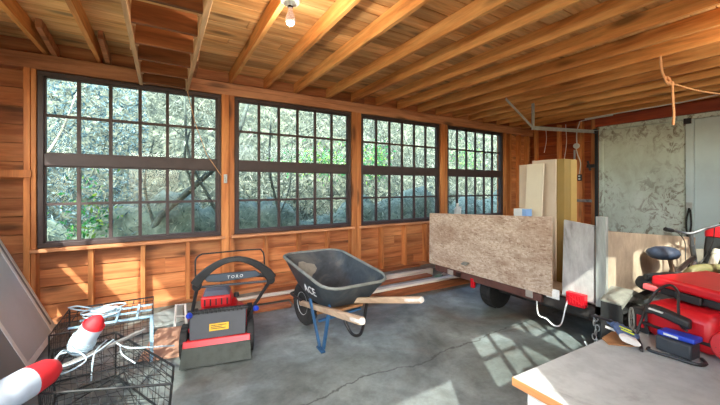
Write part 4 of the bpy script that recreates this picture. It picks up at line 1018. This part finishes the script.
for a,b_,lab in (((3.30,.735,.53),(3.50,.70,.785),'pale pipe leaning up behind the olive hose'),((3.44,.70,.53),(3.66,.665,.74),'second pale pipe, right of the first behind the olive hose')):
    m=MB(); m.tube([a,b_],.024,12); o=m.build('pale_pipe',M['pale_pipe']); tag(o,lab,'pipe')
    m=MB(); d_=(Vector(b_)-Vector(a)).normalized(); m.tube([Vector(b_)-d_*.04,Vector(b_)+d_*.002],.029,12); m.build('collar',M['pale_pipe'],o)
t=thing('canvas_stool','folded beige canvas seat standing beyond the bicycle','stool',(5.3,1.2,0))
m=MB(); m.hexa([(5.28,1.10,.10),(5.28,1.31,.10),(5.30,1.31,.10),(5.30,1.10,.10),(5.34,1.11,.56),(5.34,1.30,.52),(5.36,1.30,.52),(5.36,1.11,.56)]); m.build('canvas',M['beige_canvas'],t,bevel=.008)
for y in (1.10,1.31):
    m=MB(); m.tube([(5.25,y,0),(5.36,y,.58)],.012,8); m.build('frame_tube',M['blacksteel'],t)
t=thing('duffel_bag','tall dark bag with a red top flap standing by the garage door','bag',(4.95,.96,0))
m=MB(); m.loft([[Vector((4.95+dx,.96+w_*cy_*.75,z)) for dx,cy_ in ((-.10,-.8),(-.12,0),(-.10,.8),(0,1),(.10,.8),(.12,0),(.10,-.8),(0,-1))] for z,w_ in ((0,.16),(.03,.19),(.3,.19),(.6,.18),(.76,.16),(.79,.12))]); m.build('body',M['darkcloth'],t,bevel=.01)
m=MB(); m.loft([[Vector((4.95+dx*1.06,.96+w_*cy_*.75,z)) for dx,cy_ in ((-.10,-.8),(-.12,0),(-.10,.8),(0,1),(.10,.8),(.12,0),(.10,-.8),(0,-1))] for z,w_ in ((.74,.175),(.80,.17),(.85,.12))]); m.build('top_flap',M['red'],t,bevel=.01)

# ------------------------------------------------------------------ outdoors
gr=MB(); gr.box(-14,16,-14,14,-.32,-.125); tag(gr.build('ground',M['ground']),'leafy ground around the garage','ground',None,'structure')
def hill_z(x,y):
    b=max(0,y-5.6); return -.15+1.02*b+.25*math.sin(x*1.3+y)+.18*math.sin(x*2.9-y*1.7)
m=MB(); NX,NY=70,26; g=[[m.bm.verts.new((-9+26*i/NX, 5.2+8*j/NY, hill_z(-9+26*i/NX,5.2+8*j/NY))) for j in range(NY+1)] for i in range(NX+1)]
for i in range(NX):
    for j in range(NY): m.face([g[i][j],g[i+1][j],g[i+1][j+1],g[i][j+1]])
tag(m.build('hill_slope',M['hill'],sharp=180),'steep brushy hillside outside the windows','hillside',None,'structure')
def bank_z(x): 
    return .98+.16*math.sin(x*1.7+.6)+.12*math.sin(x*3.9+2)+.07*math.sin(x*8.3)
m=MB(); NX=120; g=[]
for i in range(NX+1):
    x=-5+20*i/NX; z=bank_z(x); jit=.05*math.sin(x*13); z+=.05*math.sin(x*21+1)+.04*math.sin(x*37)
    g.append([m.bm.verts.new(p) for p in ((x,4.75+jit,-.2),(x,4.9+jit,z*.5),(x,5.1+jit,z*.85),(x,5.35,z),(x,5.65,z*.95),(x,6.1,.3),(x,6.2,-.2))])
for a,b_ in zip(g,g[1:]):
    for k in range(6): m.face([a[k],b_[k],b_[k+1],a[k+1]])
m.face(g[0]); m.face(g[-1][::-1])
tag(m.build('earth_bank',M['bank'],sharp=180),'dark mossy earth bank just outside the windows','bank',None,'structure')
def scatter(name,label,mat,n,fn,size,seed,cat,asp=.38):
    rnd=random.Random(seed); bm=bmesh.new(); ly=bm.faces.layers.float.new('rnd')
    for _ in range(n):
        p=Vector(fn(rnd)); s_=size*rnd.uniform(.5,1.5); a=Vector((rnd.gauss(0,1),rnd.gauss(0,1),rnd.gauss(0,1))).normalized(); b_=a.orthogonal().normalized(); b_=(Matrix.Rotation(rnd.uniform(0,6.3),3,a)@b_); c_=a.cross(b_)
        f_=bm.faces.new([bm.verts.new(q_) for q_ in (p-b_*s_,p+c_*s_*asp,p+b_*s_,p-c_*s_*asp)]); f_[ly]=rnd.random()
    me=bpy.data.meshes.new(name); bm.to_mesh(me); bm.free(); me.materials.append(mat); o=bpy.data.objects.new(name,me); COL.objects.link(o)
    return tag(o,label,cat,None,'stuff')
def onhill(rnd):
    x=rnd.uniform(-8,15); y=5.7+rnd.random()**1.3*6; return (x,y,hill_z(x,y)+rnd.uniform(.0,.35)+.25*rnd.random()**3)
scatter('dry_brush','pale tangled brush covering the hillside outside',M['brush'],60000,onhill,.062,1,'brush',.16)
def greens(rnd):
    cx_,cy_,cz_,sx_,sz_=rnd.choice(((2.75,6.3,1.75,.45,.16),(3.15,6.3,1.8,.35,.2),(3.9,6.4,1.75,.3,.22),(4.45,6.5,1.95,.16,.2),(8.3,7.2,2.1,.4,.25),(-.75,5.1,.7,.12,.3)))
    return (cx_+rnd.gauss(0,sx_),cy_+rnd.gauss(0,.12),cz_+rnd.gauss(0,sz_))
scatter('green_leaves','bright green leaf clumps on the hillside',M['leaves'],2600,greens,.034,2,'leaves')
def blues(rnd):
    x=rnd.uniform(-3.6,-.2); y=rnd.uniform(4.9,6.8); return (x,y,rnd.uniform(-.1,3.4))
scatter('bluish_brush','bluish brush outside the first window',M['bluebrush'],20000,blues,.03,4,'brush',.25)
# thin twigs
rnd=random.Random(5); m=MB()
for k in range(900):
    x=rnd.uniform(-7,14); y=rnd.uniform(5.5,9); z=max(hill_z(x,y),.2); L_=rnd.uniform(.5,1.5); a=rnd.uniform(-1.1,1.1); m.cur=rnd.random()
    p=Vector((x,y,z)); d_=Vector((math.sin(a),-.35*rnd.random(),math.cos(a))); q_=Vector((rnd.gauss(0,.15),rnd.gauss(0,.1),-.15))
    m.tube([p,p+d_*L_*.5+q_*.2,p+d_*L_+q_],[.009,.007,.003],4)
tag(m.build('bare_twigs',M['brush']),'bare pale twigs standing in the hillside brush','twigs',None,'stuff')
rnd=random.Random(9); m=MB()
for k in range(160):
    x=rnd.uniform(-1.5,10); y=rnd.uniform(4.72,5.0); L_=rnd.uniform(.5,1.1); a=rnd.gauss(0,.5); m.cur=rnd.uniform(.4,1)
    p=Vector((x,y,-.1)); m.tube([p,p+Vector((math.sin(a)*L_*.4,.02,L_*.55)),p+Vector((math.sin(a)*L_,.05,L_))],[.006,.005,.002],4)
tag(m.build('grass_stalks',M['brush']),'pale grass stalks in front of the dark bank','grass',None,'stuff')
def trunk(label,pts,r,mat,branches=()):
    m=MB(); P=smooth_path(pts); n=len(P); m.tube(P,[r*(1-.6*i/n) for i in range(n)],9)
    t=thing('tree',label,'tree',tuple(pts[0])); m.build('trunk',mat,t)
    for b_ in branches:
        m=MB(); P=smooth_path(b_); n=len(P); m.tube(P,[r*.4*(1-.7*i/n) for i in range(n)],7); m.build('branch',mat,t)
trunk('pale slender tree trunk seen through the left panes of the first window',[(-1.25,4.9,-.2),(-1.22,4.92,1.2),(-1.27,4.95,2.6),(-1.2,5,4.2)],.05,M['palebark'],[[(-1.22,4.92,1.4),(-1.0,5,1.9),(-.85,5.1,2.5)]])
trunk('dark leaning tree trunk in the lower panes of the first window',[(-.3,5.0,-.2),(-.1,5.0,.75),(.35,5.0,1.25),(.9,5.1,1.9),(1.3,5.3,3.2)],.055,M['bark'],[[(-.1,5.0,.75),(-.2,5.0,1.3),(-.1,5.1,1.9)],[(.35,5,1.25),(.25,5,1.7),(.4,5.1,2.3)]])
trunk('dark curved sapling at the right panes of the first window',[(.75,4.95,-.2),(.70,4.95,.7),(.55,4.95,1.1),(.30,5.0,1.7),(.25,5.1,2.6)],.032,M['bark'],[[(.66,4.95,.85),(.78,4.95,1.2),(.85,5,1.8)]])
trunk('dark forked sapling behind the second window',[(1.6,5.0,-.2),(1.55,5.0,.8),(1.4,5.0,1.5),(1.45,5.1,2.4)],.03,M['bark'],[[(1.55,5.0,.8),(1.72,5,1.3),(1.8,5.1,2.1)]])

trunk('unseen leaning trunk added outside the doorway wall to break up the sunlight',[(2.38,-1.3,-.2),(1.55,-1.3,1.2),(.66,-1.3,2.75),(.05,-1.3,3.8),(-.3,-1.4,5)],.15,M['bark'],[[(.25,-1.3,3.45),(.6,-1.35,3.9),(.8,-1.5,4.6)]])  # added out of view as a sun blocker for the high windows
# ------------------------------------------------------------------ light
def onbank(rnd):
    x=rnd.uniform(-2,12); v=rnd.random(); y=4.78+.6*v; return (x,y-.03,bank_z(x)*min(1,.25+v*1.2)*rnd.uniform(.75,1.08))
scatter('bank_weeds','dark blue-green weeds covering the earth bank outside',M['weeds'],9000,onbank,.035,6,'weeds',.22)
wd=bpy.data.worlds.new('World'); scn.world=wd; wd.use_nodes=True
nt=wd.node_tree; bg=nt.nodes['Background']
sky=nt.nodes.new('ShaderNodeTexSky'); sky.sky_type='NISHITA'; sky.sun_disc=False; sky.sun_elevation=R(40.4); sky.sun_rotation=R(215); sky.air_density=1; sky.dust_density=2.5
nt.links.new(sky.outputs[0],bg.inputs[0]); bg.inputs[1].default_value=1.6
sun=bpy.data.lights.new('sun','SUN'); sun.energy=9; sun.angle=R(.55); sun.color=(1,.97,.90)
so=bpy.data.objects.new('sun',sun); COL.objects.link(so)
dirv=Vector((.581,.814,-.85)).normalized(); so.rotation_euler=dirv.to_track_quat('-Z','Y').to_euler(); so.location=(-4,-6,8)
pl=bpy.data.lights.new('bulb_light','POINT'); pl.energy=24; pl.color=(1,.86,.68); pl.shadow_soft_size=.03
po=bpy.data.objects.new('bulb_light',pl); COL.objects.link(po); po.location=(.69,2.0,2.235)
pl2=pl.copy(); pl2.energy=24; p2=bpy.data.objects.new('bulb_light',pl2); COL.objects.link(p2); p2.location=(3.58,.2,2.235)  # second light: fill from the added out-of-frame lamp

# ------------------------------------------------------------------ camera
cam=bpy.data.cameras.new('camera'); cam.sensor_width=36; cam.lens=326.8/720*36; cam.shift_y=-15.5/720; cam.clip_start=.02
co=bpy.data.objects.new('camera',cam); COL.objects.link(co); co.location=(0,0,1.256); co.rotation_euler=(R(90),0,-PHI); scn.camera=co
vs=scn.view_settings; vs.view_transform='Standard'; vs.look='None'; vs.gamma=1; vs.use_curve_mapping=False; vs.exposure=0.2
scn.cycles.max_bounces=10; scn.cycles.diffuse_bounces=6; scn.cycles.transparent_max_bounces=16

# ------------------------------------------------------------------ repeats share a group phrase
GROUPS={'ceiling_joist':'joists across the ceiling','wall_stud':'studs of the board walls','wall_post':'posts between the windows','rafter_end':'rafter ends above the wall plate',
 'lumber_board':'loose boards of the lumber pile','storm_screen':'panels leaning on the left wall','crab_trap':'wire crab traps on the floor','buoy':'red and white buoys',
 'rope_coil':'coils of rope on the traps','rope_length':'lengths of rope on the traps','tool_case':'red cases on the work table','leaning_board':'boards standing in the trailer',
 'olive_panel':'olive slabs standing in the trailer','pale_pipe':'pale pipes behind the red cases','ceiling_lamp':'bare bulb lamps','tree':'trees and saplings outside','hanging_wire':'wires dangling on the end wall'}
for o in scn.objects:
    if o.parent is None:
        g=GROUPS.get(o.name.split('.')[0])
        if g: o['group']=g
